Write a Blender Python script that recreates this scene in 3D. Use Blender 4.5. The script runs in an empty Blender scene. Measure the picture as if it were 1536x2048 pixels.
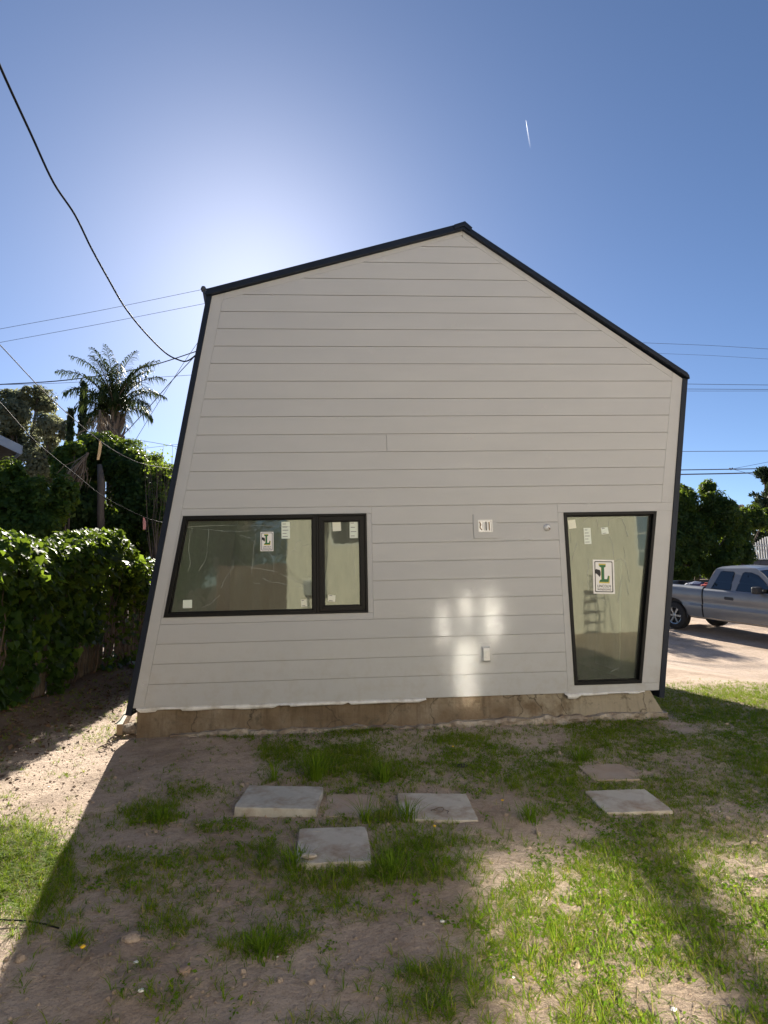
import bpy, bmesh, math, random
import numpy as np
from mathutils import Vector, Matrix, noise as mnoise

SC = bpy.context.scene
COL = SC.collection
RNG = np.random.default_rng(7)
random.seed(7)

# ---------------------------------------------------------------- camera, sky, sun, exposure
FPX = 1180.0                       # focal length in photo pixels (1536 x 2048)
PITCH, ROLL, YAW = 0.118236, -0.021987, 0.063831
DIST, EYE = 5.618, 1.345           # camera to wall plane (y = 0), height over the foundation foot
CAM = Vector((0.0, -DIST, EYE))
_fwd = Vector((math.sin(YAW) * math.cos(PITCH), math.cos(YAW) * math.cos(PITCH), math.sin(PITCH)))
_r0 = Vector((math.cos(YAW), -math.sin(YAW), 0))
_u0 = _r0.cross(_fwd)
_right = math.cos(ROLL) * _r0 + math.sin(ROLL) * _u0
_up = -math.sin(ROLL) * _r0 + math.cos(ROLL) * _u0
cam_d = bpy.data.cameras.new('camera')
cam = bpy.data.objects.new('camera', cam_d)
COL.objects.link(cam)
cam.matrix_world = Matrix(((_right.x, _up.x, -_fwd.x, CAM.x), (_right.y, _up.y, -_fwd.y, CAM.y),
                           (_right.z, _up.z, -_fwd.z, CAM.z), (0, 0, 0, 1)))
cam_d.sensor_fit = 'HORIZONTAL'
cam_d.sensor_width = 36.0
cam_d.lens = FPX / 1536 * 36.0
cam_d.clip_start = 0.05
cam_d.clip_end = 12000
SC.camera = cam

SUN_AZ, SUN_EL = math.radians(-8.8), math.radians(28.3)     # azimuth from +Y towards +X
SUN_DIR = Vector((math.sin(SUN_AZ) * math.cos(SUN_EL), math.cos(SUN_AZ) * math.cos(SUN_EL), math.sin(SUN_EL)))
world = bpy.data.worlds.new('World')
SC.world = world
world.use_nodes = True
wn, wl = world.node_tree.nodes, world.node_tree.links
wn.clear()
sky = wn.new('ShaderNodeTexSky')
sky.sky_type = 'NISHITA'
sky.sun_disc = False
sky.sun_elevation = SUN_EL
sky.sun_rotation = SUN_AZ
sky.altitude = 800
sky.air_density = 0.72
sky.dust_density = 0.5
sky.ozone_density = 4.0
bg = wn.new('ShaderNodeBackground')
bg.inputs['Strength'].default_value = 0.05
wo = wn.new('ShaderNodeOutputWorld')
wl.new(sky.outputs[0], bg.inputs[0])
wl.new(bg.outputs[0], wo.inputs[0])

sun_d = bpy.data.lights.new('sun', 'SUN')
sun_d.energy = 5.0
sun_d.angle = math.radians(0.53)
sun_d.color = (1.0, 0.93, 0.82)
sun = bpy.data.objects.new('sun', sun_d)
COL.objects.link(sun)
sun.rotation_euler = SUN_DIR.to_track_quat('Z', 'Y').to_euler()
sun.location = SUN_DIR * 60

SC.view_settings.view_transform = 'Standard'
SC.view_settings.look = 'None'
SC.view_settings.gamma = 1.0
SC.view_settings.use_curve_mapping = False
SC.view_settings.exposure = 1.55
SC.render.engine = 'CYCLES'
SC.cycles.use_denoising = True
SC.cycles.use_adaptive_sampling = False
SC.cycles.max_bounces = 8
SC.cycles.transparent_max_bounces = 12
SC.cycles.sample_clamp_indirect = 0.0
SC.cycles.caustics_reflective = True
SC.cycles.blur_glossy = 0.0
SC.cycles.use_guiding = True
SC.cycles.use_surface_guiding = True
SC.cycles.surface_guiding_probability = 0.5
SC.cycles.guiding_training_samples = 128

# ---------------------------------------------------------------- pixel helpers (photo pixels -> directions)
def ray(px, py):
    d = _fwd + _right * ((px - 768) / FPX) - _up * ((py - 1024) / FPX)
    return d
def W(px, py, y=0.0):
    """point on the plane y = const (the gable wall is y = 0) -> (x, z)"""
    d = ray(px, py); t = (y + DIST) / d.y
    return (d.x * t, EYE + d.z * t)
def G(px, py, z=0.0):
    d = ray(px, py); t = (z - EYE) / d.z
    return (d.x * t, -DIST + d.y * t)
def At(px, py, y):
    x, z = W(px, py, y)
    return Vector((x, y, z))
def project(P):
    """world points (N,3) -> photo pixels (N,2) and depth"""
    Q = np.asarray(P, float) - np.array(CAM)
    a = Q @ np.array(_right); b = Q @ np.array(_up); c = Q @ np.array(_fwd)
    return 768 + FPX * a / c, 1024 - FPX * b / c, c

# ---------------------------------------------------------------- materials
def srgb(r, g, b):
    f = lambda c: (c / 12.92 if c <= 0.04045 else ((c + 0.055) / 1.055) ** 2.4)
    return (f(r / 255), f(g / 255), f(b / 255), 1)
def new_mat(name):
    m = bpy.data.materials.new(name); m.use_nodes = True
    nt = m.node_tree; nt.nodes.clear()
    out = nt.nodes.new('ShaderNodeOutputMaterial')
    return m, nt, out
def N(nt, typ, **kw):
    n = nt.nodes.new(typ)
    for k, v in kw.items():
        if k in n.inputs: n.inputs[k].default_value = v
        else: setattr(n, k, v)
    return n
def mixrgb(nt, fac, a, b, typ='MIX'):
    m = nt.nodes.new('ShaderNodeMix'); m.data_type = 'RGBA'; m.blend_type = typ
    for s, v in ((0, fac), (6, a), (7, b)):
        if hasattr(v, 'is_linked') or isinstance(v, bpy.types.NodeSocket): nt.links.new(v, m.inputs[s])
        else: m.inputs[s].default_value = v
    return m.outputs[2]
def ramp(nt, src, stops):
    r = nt.nodes.new('ShaderNodeValToRGB')
    el = r.color_ramp.elements
    while len(el) < len(stops): el.new(0.5)
    for e, (p, c) in zip(el, stops):
        e.position = p; e.color = c if len(c) == 4 else (*c, 1)
    nt.links.new(src, r.inputs[0])
    return r.outputs[0]
def surf(name, col, rough=0.6, var=0.12, scale=6.0, bump=0.15, bscale=60.0, metallic=0.0, spec=0.5, dirt=None, dirt_scale=1.2, dirt_fac=0.5, coat=0.0, stretch=(1, 1, 1), bdist=0.004):
    """painted / mineral / metal surface: base colour with soft noise variation, fine bump, optional stains"""
    m, nt, out = new_mat(name)
    L = nt.links
    tc = N(nt, 'ShaderNodeTexCoord')
    mp = N(nt, 'ShaderNodeMapping'); mp.inputs['Scale'].default_value = stretch
    L.new(tc.outputs['Object'], mp.inputs[0])
    n1 = N(nt, 'ShaderNodeTexNoise', Scale=scale, Detail=6.0, Roughness=0.6)
    L.new(mp.outputs[0], n1.inputs[0])
    c = col if len(col) == 4 else (*col, 1)
    dk = tuple(v * (1 - var) for v in c[:3]) + (1,)
    lt = tuple(min(1, v * (1 + var)) for v in c[:3]) + (1,)
    colo = ramp(nt, n1.outputs[0], [(0.3, dk), (0.7, lt)])
    if dirt is not None:
        n2 = N(nt, 'ShaderNodeTexNoise', Scale=dirt_scale, Detail=8.0, Roughness=0.65)
        L.new(mp.outputs[0], n2.inputs[0])
        f = ramp(nt, n2.outputs[0], [(0.45, (0, 0, 0, 1)), (0.65, (dirt_fac,) * 3 + (1,))])
        colo = mixrgb(nt, f, colo, dirt if len(dirt) == 4 else (*dirt, 1))
    p = N(nt, 'ShaderNodeBsdfPrincipled', Roughness=rough, Metallic=metallic)
    p.inputs['Specular IOR Level'].default_value = spec
    p.inputs['Coat Weight'].default_value = coat
    L.new(colo, p.inputs['Base Color'])
    if bump:
        n3 = N(nt, 'ShaderNodeTexNoise', Scale=bscale, Detail=5.0, Roughness=0.6)
        L.new(mp.outputs[0], n3.inputs[0])
        b = N(nt, 'ShaderNodeBump', Strength=bump, Distance=bdist)
        L.new(n3.outputs[0], b.inputs['Height']); L.new(b.outputs[0], p.inputs['Normal'])
    L.new(p.outputs[0], out.inputs[0])
    return m
def leaf_mat(name, stops, trans=0.4, rough=0.45, tcol=(0.30, 0.40, 0.03, 1), spec=0.4, tmix=0.5):
    """leaf: per-leaf tint attribute, light shining through"""
    m, nt, out = new_mat(name)
    L = nt.links
    at = N(nt, 'ShaderNodeAttribute'); at.attribute_name = 'tint'
    colo = ramp(nt, at.outputs['Fac'], stops)
    p = N(nt, 'ShaderNodeBsdfPrincipled', Roughness=rough)
    p.inputs['Specular IOR Level'].default_value = spec
    L.new(colo, p.inputs['Base Color'])
    t = N(nt, 'ShaderNodeBsdfTranslucent')
    tc = mixrgb(nt, tmix, colo, tcol)
    L.new(tc, t.inputs[0])
    mx = N(nt, 'ShaderNodeMixShader'); mx.inputs[0].default_value = trans
    L.new(p.outputs[0], mx.inputs[1]); L.new(t.outputs[0], mx.inputs[2])
    L.new(mx.outputs[0], out.inputs[0])
    return m

M = {}
M['siding'] = surf('siding paint', (0.445, 0.450, 0.448), 0.55, 0.03, 1.3, 0.10, 260, spec=0.35, stretch=(1, 1, 4), bdist=0.0015)
def vary_siding(m):
    nt = m.node_tree; L = nt.links
    p = next(n for n in nt.nodes if n.type == 'BSDF_PRINCIPLED'); src = p.inputs['Base Color'].links[0].from_socket
    oi = N(nt, 'ShaderNodeObjectInfo')
    v = ramp(nt, oi.outputs['Random'], [(0.0, (0.955, 0.955, 0.96)), (1.0, (1.0, 0.995, 0.985))])
    c = mixrgb(nt, 1.0, src, v, 'MULTIPLY')
    tc = N(nt, 'ShaderNodeTexCoord'); sx = N(nt, 'ShaderNodeSeparateXYZ'); L.new(tc.outputs['Object'], sx.inputs[0])
    mr = N(nt, 'ShaderNodeMapRange'); mr.inputs[1].default_value = 1.0; mr.inputs[2].default_value = 0.28; L.new(sx.outputs[2], mr.inputs[0])
    n = N(nt, 'ShaderNodeTexNoise', Scale=7.0, Detail=9.0, Roughness=0.75); L.new(tc.outputs['Object'], n.inputs[0])
    f = ramp(nt, n.outputs[0], [(0.48, (0, 0, 0)), (0.72, (0.5, 0.5, 0.5))])
    k = mixrgb(nt, 1.0, f, mr.outputs[0], 'MULTIPLY')
    c = mixrgb(nt, k, c, (0.33, 0.28, 0.22, 1))
    L.new(c, p.inputs['Base Color'])
vary_siding(M['siding'])
M['sheath'] = surf('groove paint', (0.445, 0.44, 0.43), 0.7, 0.03)
M['metal'] = surf('dark metal cladding', (0.010, 0.015, 0.026), 0.45, 0.2, 3, 0.05, 30, metallic=0.0, spec=0.22)
M['frame'] = surf('window frame black', (0.007, 0.007, 0.007), 0.45, 0.15, 8, 0.03, 90, spec=0.18)
M['white'] = surf('white paint', (0.78, 0.77, 0.74), 0.5, 0.04, 5, 0.06, 80)
M['flash'] = surf('flashing paper', (0.72, 0.71, 0.68), 0.5, 0.12, 9, 0.5, 25, dirt=(0.30, 0.26, 0.20), dirt_scale=7, dirt_fac=0.5, bdist=0.01)
M['stucco'] = surf('beige stucco', (0.71, 0.665, 0.57), 0.85, 0.06, 2, 0.6, 120, spec=0.2, bdist=0.006)
M['drywall'] = surf('interior plaster', (0.55, 0.52, 0.45), 0.9, 0.05, 2, 0.1)
M['intfloor'] = surf('interior slab', (0.28, 0.26, 0.23), 0.7, 0.15, 2, 0.2)
M['wood'] = surf('weathered wood', (0.28, 0.19, 0.11), 0.75, 0.3, 8, 0.4, 40, stretch=(1, 1, 0.15))
M['brownwood'] = surf('brown gate wood', (0.085, 0.045, 0.03), 0.7, 0.25, 8, 0.3, 40, stretch=(6, 1, 0.4))
M['cane'] = surf('old cane', (0.15, 0.12, 0.085), 0.7, 0.4, 9, 0.4, 50, stretch=(3, 3, 0.6), dirt=(0.07, 0.05, 0.035), dirt_scale=3, dirt_fac=0.7)
M['cable'] = surf('black cable', (0.012, 0.012, 0.014), 0.7, 0.2, 8, 0, spec=0.15)
M['wire'] = surf('grey wire', (0.10, 0.10, 0.11), 0.7, 0.2, 8, 0, spec=0.2)
M['farwire'] = surf('overhead wire', (0.05, 0.055, 0.07), 0.6, 0.1, 2, 0)
M['steel'] = surf('galvanised steel', (0.45, 0.46, 0.47), 0.35, 0.15, 20, 0.1, 60, metallic=0.8)
M['bark'] = surf('bark', (0.13, 0.105, 0.085), 0.95, 0.35, 5, 0.8, 20, spec=0.05, stretch=(1, 1, 0.3), bdist=0.03)
M['ivystem'] = surf('ivy stem', (0.12, 0.085, 0.06), 0.85, 0.3, 9, 0.5, 40)
M['rubber'] = surf('tyre rubber', (0.015, 0.015, 0.016), 0.8, 0.2, 10, 0.3, 40)
M['paper'] = surf('paper label', (0.74, 0.75, 0.62), 0.6, 0.04, 10, 0.0)
M['paper2'] = surf('green white label', (0.70, 0.76, 0.66), 0.6, 0.04, 10, 0.0)
M['ink'] = surf('black ink', (0.012, 0.012, 0.012), 0.6, 0.1, 10, 0.0)
M['green'] = surf('green ink', (0.012, 0.13, 0.035), 0.5, 0.1, 10, 0.0)
M['gold'] = surf('gold ink', (0.55, 0.46, 0.10), 0.5, 0.1, 10, 0.0)

# pavers / slab concrete
M['paver'] = surf('concrete paver', (0.48, 0.445, 0.385), 0.85, 0.14, 7, 0.5, 120, spec=0.2, dirt=(0.25, 0.18, 0.125), dirt_scale=4.2, dirt_fac=0.85)
M['found'] = None
def foundation_mat():
    m, nt, out = new_mat('stained foundation concrete'); L = nt.links
    tc = N(nt, 'ShaderNodeTexCoord')
    n1 = N(nt, 'ShaderNodeTexNoise', Scale=2.2, Detail=9.0, Roughness=0.68); L.new(tc.outputs['Object'], n1.inputs[0])
    base = ramp(nt, n1.outputs[0], [(0.30, (0.105, 0.078, 0.05)), (0.47, (0.175, 0.13, 0.085)), (0.60, (0.22, 0.175, 0.125)), (0.75, (0.33, 0.285, 0.22))])
    # plaster remains towards the right end of the stem wall
    sx = N(nt, 'ShaderNodeSeparateXYZ'); L.new(tc.outputs['Object'], sx.inputs[0])
    mr = N(nt, 'ShaderNodeMapRange'); mr.inputs[1].default_value = 0.3; mr.inputs[2].default_value = 2.6
    L.new(sx.outputs[0], mr.inputs[0])
    n2 = N(nt, 'ShaderNodeTexNoise', Scale=3.6, Detail=7.0, Roughness=0.6); L.new(tc.outputs['Object'], n2.inputs[0])
    ad = N(nt, 'ShaderNodeMath', operation='MULTIPLY'); L.new(mr.outputs[0], ad.inputs[0]); L.new(n2.outputs[0], ad.inputs[1])
    f = ramp(nt, ad.outputs[0], [(0.24, (0, 0, 0)), (0.34, (0.75, 0.75, 0.75))])
    colo = mixrgb(nt, f, base, (0.36, 0.32, 0.245, 1))
    n3 = N(nt, 'ShaderNodeTexNoise', Scale=9, Detail=8.0, Roughness=0.7); L.new(tc.outputs['Object'], n3.inputs[0])
    f3 = ramp(nt, n3.outputs[0], [(0.56, (0, 0, 0)), (0.66, (0.7, 0.7, 0.7))])
    colo = mixrgb(nt, f3, colo, (0.10, 0.085, 0.06, 1))
    vo = N(nt, 'ShaderNodeTexVoronoi', Scale=1.6); vo.feature = 'DISTANCE_TO_EDGE'
    nw = N(nt, 'ShaderNodeTexNoise', Scale=4.0, Detail=5.0); L.new(tc.outputs['Object'], nw.inputs[0])
    va = N(nt, 'ShaderNodeVectorMath', operation='MULTIPLY_ADD'); L.new(nw.outputs['Color'], va.inputs[0]); va.inputs[1].default_value = (.35, .35, .35); L.new(tc.outputs['Object'], va.inputs[2])
    L.new(va.outputs[0], vo.inputs[0])
    fc = ramp(nt, vo.outputs['Distance'], [(0.0, (.8, .8, .8)), (0.012, (0, 0, 0))])
    colo = mixrgb(nt, fc, colo, (0.05, 0.04, 0.03, 1))
    sm = N(nt, 'ShaderNodeMapping'); sm.inputs['Scale'].default_value = (9, 1, 0.6); L.new(tc.outputs['Object'], sm.inputs[0])
    ns = N(nt, 'ShaderNodeTexNoise', Scale=2.0, Detail=6.0, Roughness=0.7); L.new(sm.outputs[0], ns.inputs[0])
    fs = ramp(nt, ns.outputs[0], [(0.50, (1, 1, 1)), (0.70, (0.62, 0.60, 0.58))]); colo = mixrgb(nt, 0.8, colo, fs, 'MULTIPLY')
    p = N(nt, 'ShaderNodeBsdfPrincipled', Roughness=0.9); p.inputs['Specular IOR Level'].default_value = 0.2
    L.new(colo, p.inputs['Base Color'])
    n4 = N(nt, 'ShaderNodeTexNoise', Scale=45, Detail=6.0); L.new(tc.outputs['Object'], n4.inputs[0])
    b = N(nt, 'ShaderNodeBump', Strength=0.5, Distance=0.01); L.new(n4.outputs[0], b.inputs['Height']); L.new(b.outputs[0], p.inputs['Normal'])
    L.new(p.outputs[0], out.inputs[0])
    return m
M['found'] = foundation_mat()
def ground_mat():
    m, nt, out = new_mat('sandy soil'); L = nt.links
    tc = N(nt, 'ShaderNodeTexCoord')
    n1 = N(nt, 'ShaderNodeTexNoise', Scale=0.9, Detail=10.0, Roughness=0.62); L.new(tc.outputs['Object'], n1.inputs[0])
    base = ramp(nt, n1.outputs[0], [(0.33, (0.42, 0.315, 0.235)), (0.5, (0.58, 0.455, 0.355)), (0.66, (0.66, 0.53, 0.425))])
    n2 = N(nt, 'ShaderNodeTexNoise', Scale=14, Detail=9.0, Roughness=0.75); L.new(tc.outputs['Object'], n2.inputs[0])
    f = ramp(nt, n2.outputs[0], [(0.36, (1, 1, 1)), (0.52, (0, 0, 0))])
    colo = mixrgb(nt, mixrgb(nt, 0.4, (0, 0, 0, 1), f), base, (0.18, 0.125, 0.088, 1))
    n6 = N(nt, 'ShaderNodeTexNoise', Scale=110, Detail=6.0, Roughness=0.8); L.new(tc.outputs['Object'], n6.inputs[0])
    g6 = ramp(nt, n6.outputs[0], [(0.34, (0.48, 0.46, 0.44)), (0.46, (0.92, 0.92, 0.92)), (0.66, (1.0, 1.0, 1.0))])
    colo = mixrgb(nt, 0.9, colo, g6, 'MULTIPLY')
    v = N(nt, 'ShaderNodeTexVoronoi', Scale=75); L.new(tc.outputs['Object'], v.inputs[0])
    fs = ramp(nt, v.outputs['Distance'], [(0.05, (1, 1, 1)), (0.16, (0, 0, 0))])
    n5 = N(nt, 'ShaderNodeTexNoise', Scale=5, Detail=3.0); L.new(tc.outputs['Object'], n5.inputs[0])
    f5 = ramp(nt, n5.outputs[0], [(0.5, (0, 0, 0)), (0.62, (0.6, 0.6, 0.6))])
    colo = mixrgb(nt, mixrgb(nt, 1.0, fs, f5, 'MULTIPLY'), colo, (0.42, 0.36, 0.29, 1))
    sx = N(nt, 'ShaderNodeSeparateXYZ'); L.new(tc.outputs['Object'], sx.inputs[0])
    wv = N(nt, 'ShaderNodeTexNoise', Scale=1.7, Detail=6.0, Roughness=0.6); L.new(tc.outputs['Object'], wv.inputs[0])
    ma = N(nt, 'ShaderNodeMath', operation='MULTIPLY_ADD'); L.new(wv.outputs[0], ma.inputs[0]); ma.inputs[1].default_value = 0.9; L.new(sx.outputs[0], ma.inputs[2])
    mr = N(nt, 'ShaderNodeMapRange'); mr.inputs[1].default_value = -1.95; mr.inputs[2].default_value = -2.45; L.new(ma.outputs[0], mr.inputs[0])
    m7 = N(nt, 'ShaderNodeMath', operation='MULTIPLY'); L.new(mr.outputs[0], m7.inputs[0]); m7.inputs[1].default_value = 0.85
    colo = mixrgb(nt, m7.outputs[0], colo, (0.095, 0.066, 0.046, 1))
    p = N(nt, 'ShaderNodeBsdfPrincipled', Roughness=0.95); p.inputs['Specular IOR Level'].default_value = 0.12
    L.new(colo, p.inputs['Base Color'])
    n3 = N(nt, 'ShaderNodeTexNoise', Scale=38, Detail=9.0, Roughness=0.7); L.new(tc.outputs['Object'], n3.inputs[0])
    b = N(nt, 'ShaderNodeBump', Strength=1.0, Distance=0.03); L.new(n3.outputs[0], b.inputs['Height']); L.new(b.outputs[0], p.inputs['Normal'])
    L.new(p.outputs[0], out.inputs[0])
    return m
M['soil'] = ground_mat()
def glass_mat(name, refl=0.35, rough=0.0, tint=(0.55, 0.68, 0.60, 1), gtint=(0.88, 0.95, 0.82, 1), wav=0.0, haze=0.0):
    """coated glazing: part mirror (stronger at grazing angles), part see-through"""
    m, nt, out = new_mat(name); L = nt.links
    g = N(nt, 'ShaderNodeBsdfGlossy', Roughness=rough); g.inputs[0].default_value = gtint
    t = N(nt, 'ShaderNodeBsdfTransparent'); t.inputs[0].default_value = tint
    fr = N(nt, 'ShaderNodeLayerWeight', Blend=0.25)
    mr = N(nt, 'ShaderNodeMapRange'); mr.inputs[3].default_value = refl; mr.inputs[4].default_value = 1.0
    L.new(fr.outputs['Fresnel'], mr.inputs[0])
    mx = N(nt, 'ShaderNodeMixShader'); L.new(mr.outputs[0], mx.inputs[0]); L.new(t.outputs[0], mx.inputs[1]); L.new(g.outputs[0], mx.inputs[2])
    if wav:
        tc = N(nt, 'ShaderNodeTexCoord'); n = N(nt, 'ShaderNodeTexNoise', Scale=2.5, Detail=3.0)
        L.new(tc.outputs['Object'], n.inputs[0])
        b = N(nt, 'ShaderNodeBump', Strength=wav, Distance=0.01); L.new(n.outputs[0], b.inputs['Height']); L.new(b.outputs[0], g.inputs['Normal'])
    if haze:
        df = N(nt, 'ShaderNodeBsdfDiffuse'); df.inputs[0].default_value = (0.27, 0.29, 0.235, 1)
        tc2 = N(nt, 'ShaderNodeTexCoord'); mp2 = N(nt, 'ShaderNodeMapping'); mp2.inputs['Scale'].default_value = (5, 1, 1.2)
        L.new(tc2.outputs['Object'], mp2.inputs[0])
        n2 = N(nt, 'ShaderNodeTexNoise', Scale=2.0, Detail=7.0, Roughness=0.65); L.new(mp2.outputs[0], n2.inputs[0])
        hz = ramp(nt, n2.outputs[0], [(0.3, (haze * .6,) * 3), (0.7, (haze * 1.4,) * 3)])
        m2 = N(nt, 'ShaderNodeMixShader'); L.new(hz, m2.inputs[0]); L.new(mx.outputs[0], m2.inputs[1]); L.new(df.outputs[0], m2.inputs[2]); mx = m2
    L.new(mx.outputs[0], out.inputs[0])
    return m
M['pane'] = glass_mat('coated window glass', 0.10, 0.03, tint=(0.45, 0.56, 0.48, 1), gtint=(0.84, 0.90, 0.74, 1), wav=0.08, haze=0.25)
M['sunpane_low'] = glass_mat('neighbour lower window glass', 0.95, 0.085, tint=(0.3, 0.32, 0.32, 1), gtint=(0.95, 0.95, 0.9, 1))
M['sunpane'] = glass_mat('neighbour window glass', 0.97, 0.065, tint=(0.3, 0.32, 0.32, 1), gtint=(0.95, 0.95, 0.9, 1))
M['carglass'] = glass_mat('car glass', 0.07, 0.0, tint=(0.10, 0.12, 0.12, 1), gtint=(1, 1, 1, 1))
def film_mat():
    m, nt, out = new_mat('plastic film crease'); L = nt.links
    p = N(nt, 'ShaderNodeBsdfPrincipled', Roughness=0.25); p.inputs['Base Color'].default_value = (0.62, 0.66, 0.60, 1)
    t = N(nt, 'ShaderNodeBsdfTransparent')
    mx = N(nt, 'ShaderNodeMixShader'); mx.inputs[0].default_value = 0.38
    L.new(t.outputs[0], mx.inputs[1]); L.new(p.outputs[0], mx.inputs[2]); L.new(mx.outputs[0], out.inputs[0])
    return m
M['film'] = film_mat()

# ---------------------------------------------------------------- mesh helpers
def link(o, parent=None):
    COL.objects.link(o)
    if parent is not None:
        o.parent = parent
    return o
def tag(o, label=None, cat=None, group=None, kind=None):
    if label: o['label'] = label
    if cat: o['category'] = cat
    if group: o['group'] = group
    if kind: o['kind'] = kind
    return o
def empty(name, loc, label=None, cat=None, group=None, rz=0.0):
    o = bpy.data.objects.new(name, None); o.empty_display_size = 0.2
    o.location = loc; o.rotation_euler = (0, 0, rz)
    COL.objects.link(o)
    return tag(o, label, cat, group)
class MB:
    """collects vertices and faces in the parent's local space"""
    def __init__(s): s.v = []; s.f = []
    def add(s, vs, fs):
        b = len(s.v); s.v += [tuple(v) for v in vs]; s.f += [tuple(i + b for i in f) for f in fs]; return s
    def box(s, x0, x1, y0, y1, z0, z1):
        return s.add([(x0, y0, z0), (x1, y0, z0), (x1, y1, z0), (x0, y1, z0), (x0, y0, z1), (x1, y0, z1), (x1, y1, z1), (x0, y1, z1)],
                     [(0, 3, 2, 1), (4, 5, 6, 7), (0, 1, 5, 4), (1, 2, 6, 5), (2, 3, 7, 6), (3, 0, 4, 7)])
    def prism(s, poly, y0, y1, back=True):
        """poly: (x, z) counter-clockwise seen from -y; solid between y0 (front) and y1"""
        n = len(poly)
        vs = [(x, y0, z) for x, z in poly] + [(x, y1, z) for x, z in poly]
        fs = [tuple(range(n))] + ([tuple(range(2 * n - 1, n - 1, -1))] if back else [])
        fs += [(i, i + n, (i + 1) % n + n, (i + 1) % n) for i in range(n)]
        return s.add(vs, fs)
    def tube(s, pts, r, sides=6, caps=True):
        pts = [Vector(p) for p in pts]; n = len(pts)
        rr = r if hasattr(r, '__len__') else [r] * n
        ref = None; b = len(s.v)
        for i, p in enumerate(pts):
            d = (pts[min(i + 1, n - 1)] - pts[max(i - 1, 0)])
            d = d.normalized() if d.length > 1e-9 else Vector((0, 0, 1))
            if ref is None:
                ref = d.orthogonal().normalized()
            ref = (ref - d * ref.dot(d))
            ref = ref.normalized() if ref.length > 1e-6 else d.orthogonal().normalized()
            w = d.cross(ref)
            for k in range(sides):
                a = 2 * math.pi * k / sides
                s.v.append(tuple(p + (ref * math.cos(a) + w * math.sin(a)) * rr[i]))
        for i in range(n - 1):
            for k in range(sides):
                a, c = b + i * sides + k, b + i * sides + (k + 1) % sides
                s.f.append((a, c, c + sides, a + sides))
        if caps:
            s.f.append(tuple(b + k for k in range(sides - 1, -1, -1)))
            s.f.append(tuple(b + (n - 1) * sides + k for k in range(sides)))
        return s
    def lathe(s, prof, c, axis='z', seg=24):
        """prof: list of (radius, height) round the axis through c"""
        b = len(s.v); n = len(prof)
        for r, h in prof:
            for k in range(seg):
                a = 2 * math.pi * k / seg
                p, q = r * math.cos(a), r * math.sin(a)
                s.v.append({'z': (c[0] + p, c[1] + q, c[2] + h), 'y': (c[0] + p, c[1] + h, c[2] + q), 'x': (c[0] + h, c[1] + p, c[2] + q)}[axis])
        for i in range(n - 1):
            for k in range(seg):
                a, d = b + i * seg + k, b + i * seg + (k + 1) % seg
                s.f.append((a, d, d + seg, a + seg))
        return s
    def obj(s, name, mat, parent=None, smooth=False, bevel=0.0):
        me = bpy.data.meshes.new(name); me.from_pydata(s.v, [], s.f)
        me.validate()
        bm = bmesh.new(); bm.from_mesh(me)
        bmesh.ops.recalc_face_normals(bm, faces=bm.faces)
        bm.to_mesh(me); bm.free()
        if mat is not None: me.materials.append(mat)
        if smooth:
            me.polygons.foreach_set('use_smooth', [True] * len(me.polygons))
        o = link(bpy.data.objects.new(name, me), parent)
        if bevel:
            md = o.modifiers.new('edge', 'BEVEL'); md.width = bevel; md.segments = 2; md.limit_method = 'ANGLE'; md.angle_limit = math.radians(40)
        return o
def np_mesh(name, V, F, mat, parent=None, tint=None, smooth=False):
    """fast mesh from numpy arrays (F: (n,3) or (n,4)); tint per vertex"""
    me = bpy.data.meshes.new(name)
    V = np.ascontiguousarray(V, np.float32); F = np.ascontiguousarray(F, np.int32)
    k = F.shape[1]
    me.vertices.add(len(V)); me.vertices.foreach_set('co', V.ravel())
    me.loops.add(F.size); me.loops.foreach_set('vertex_index', F.ravel())
    me.polygons.add(len(F))
    me.polygons.foreach_set('loop_start', np.arange(0, F.size, k, dtype=np.int32))
    me.polygons.foreach_set('loop_total', np.full(len(F), k, np.int32))
    if smooth: me.polygons.foreach_set('use_smooth', np.ones(len(F), bool))
    me.update(calc_edges=True)
    if tint is not None:
        a = me.attributes.new('tint', 'FLOAT', 'POINT'); a.data.foreach_set('value', np.ascontiguousarray(tint, np.float32))
    me.materials.append(mat)
    return link(bpy.data.objects.new(name, me), parent)
def rand_rot(n, rng, up=None, spread=1.0):
    """n rotation matrices whose local z is near `up` (n,3) with given spread"""
    z = rng.normal(size=(n, 3)) * spread
    if up is not None: z = z + up
    z /= np.linalg.norm(z, axis=1, keepdims=True) + 1e-9
    t = rng.normal(size=(n, 3))
    x = np.cross(t, z); x /= np.linalg.norm(x, axis=1, keepdims=True) + 1e-9
    y = np.cross(z, x)
    return np.stack([x, y, z], axis=2)
def scatter(bV, bF, pos, rot, scale):
    bV = np.asarray(bV, float); bF = np.asarray(bF, int)
    n, m = len(pos), len(bV)
    V = np.einsum('nij,mj->nmi', rot, bV) * np.asarray(scale).reshape(n, 1, 1) + pos[:, None, :]
    F = (bF[None] + (np.arange(n) * m)[:, None, None]).reshape(-1, bF.shape[1])
    return V.reshape(-1, 3), F
LEAF = ([(0, 0, 0), (0.30, 0.45, 0.10), (0, 1.0, -0.05), (-0.30, 0.45, 0.10)], [(0, 1, 2), (0, 2, 3)])
IVY = ([(0, 0, 0), (0.42, -0.12, 0.05), (0.55, 0.30, 0.02), (0.30, 0.55, 0.06), (0, 1.0, -0.12), (-0.30, 0.55, 0.06), (-0.55, 0.30, 0.02), (-0.42, -0.12, 0.05), (0, 0.4, -0.03)],
       [(8, 0, 1), (8, 1, 2), (8, 2, 3), (8, 3, 4), (8, 4, 5), (8, 5, 6), (8, 6, 7), (8, 7, 0)])

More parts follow.
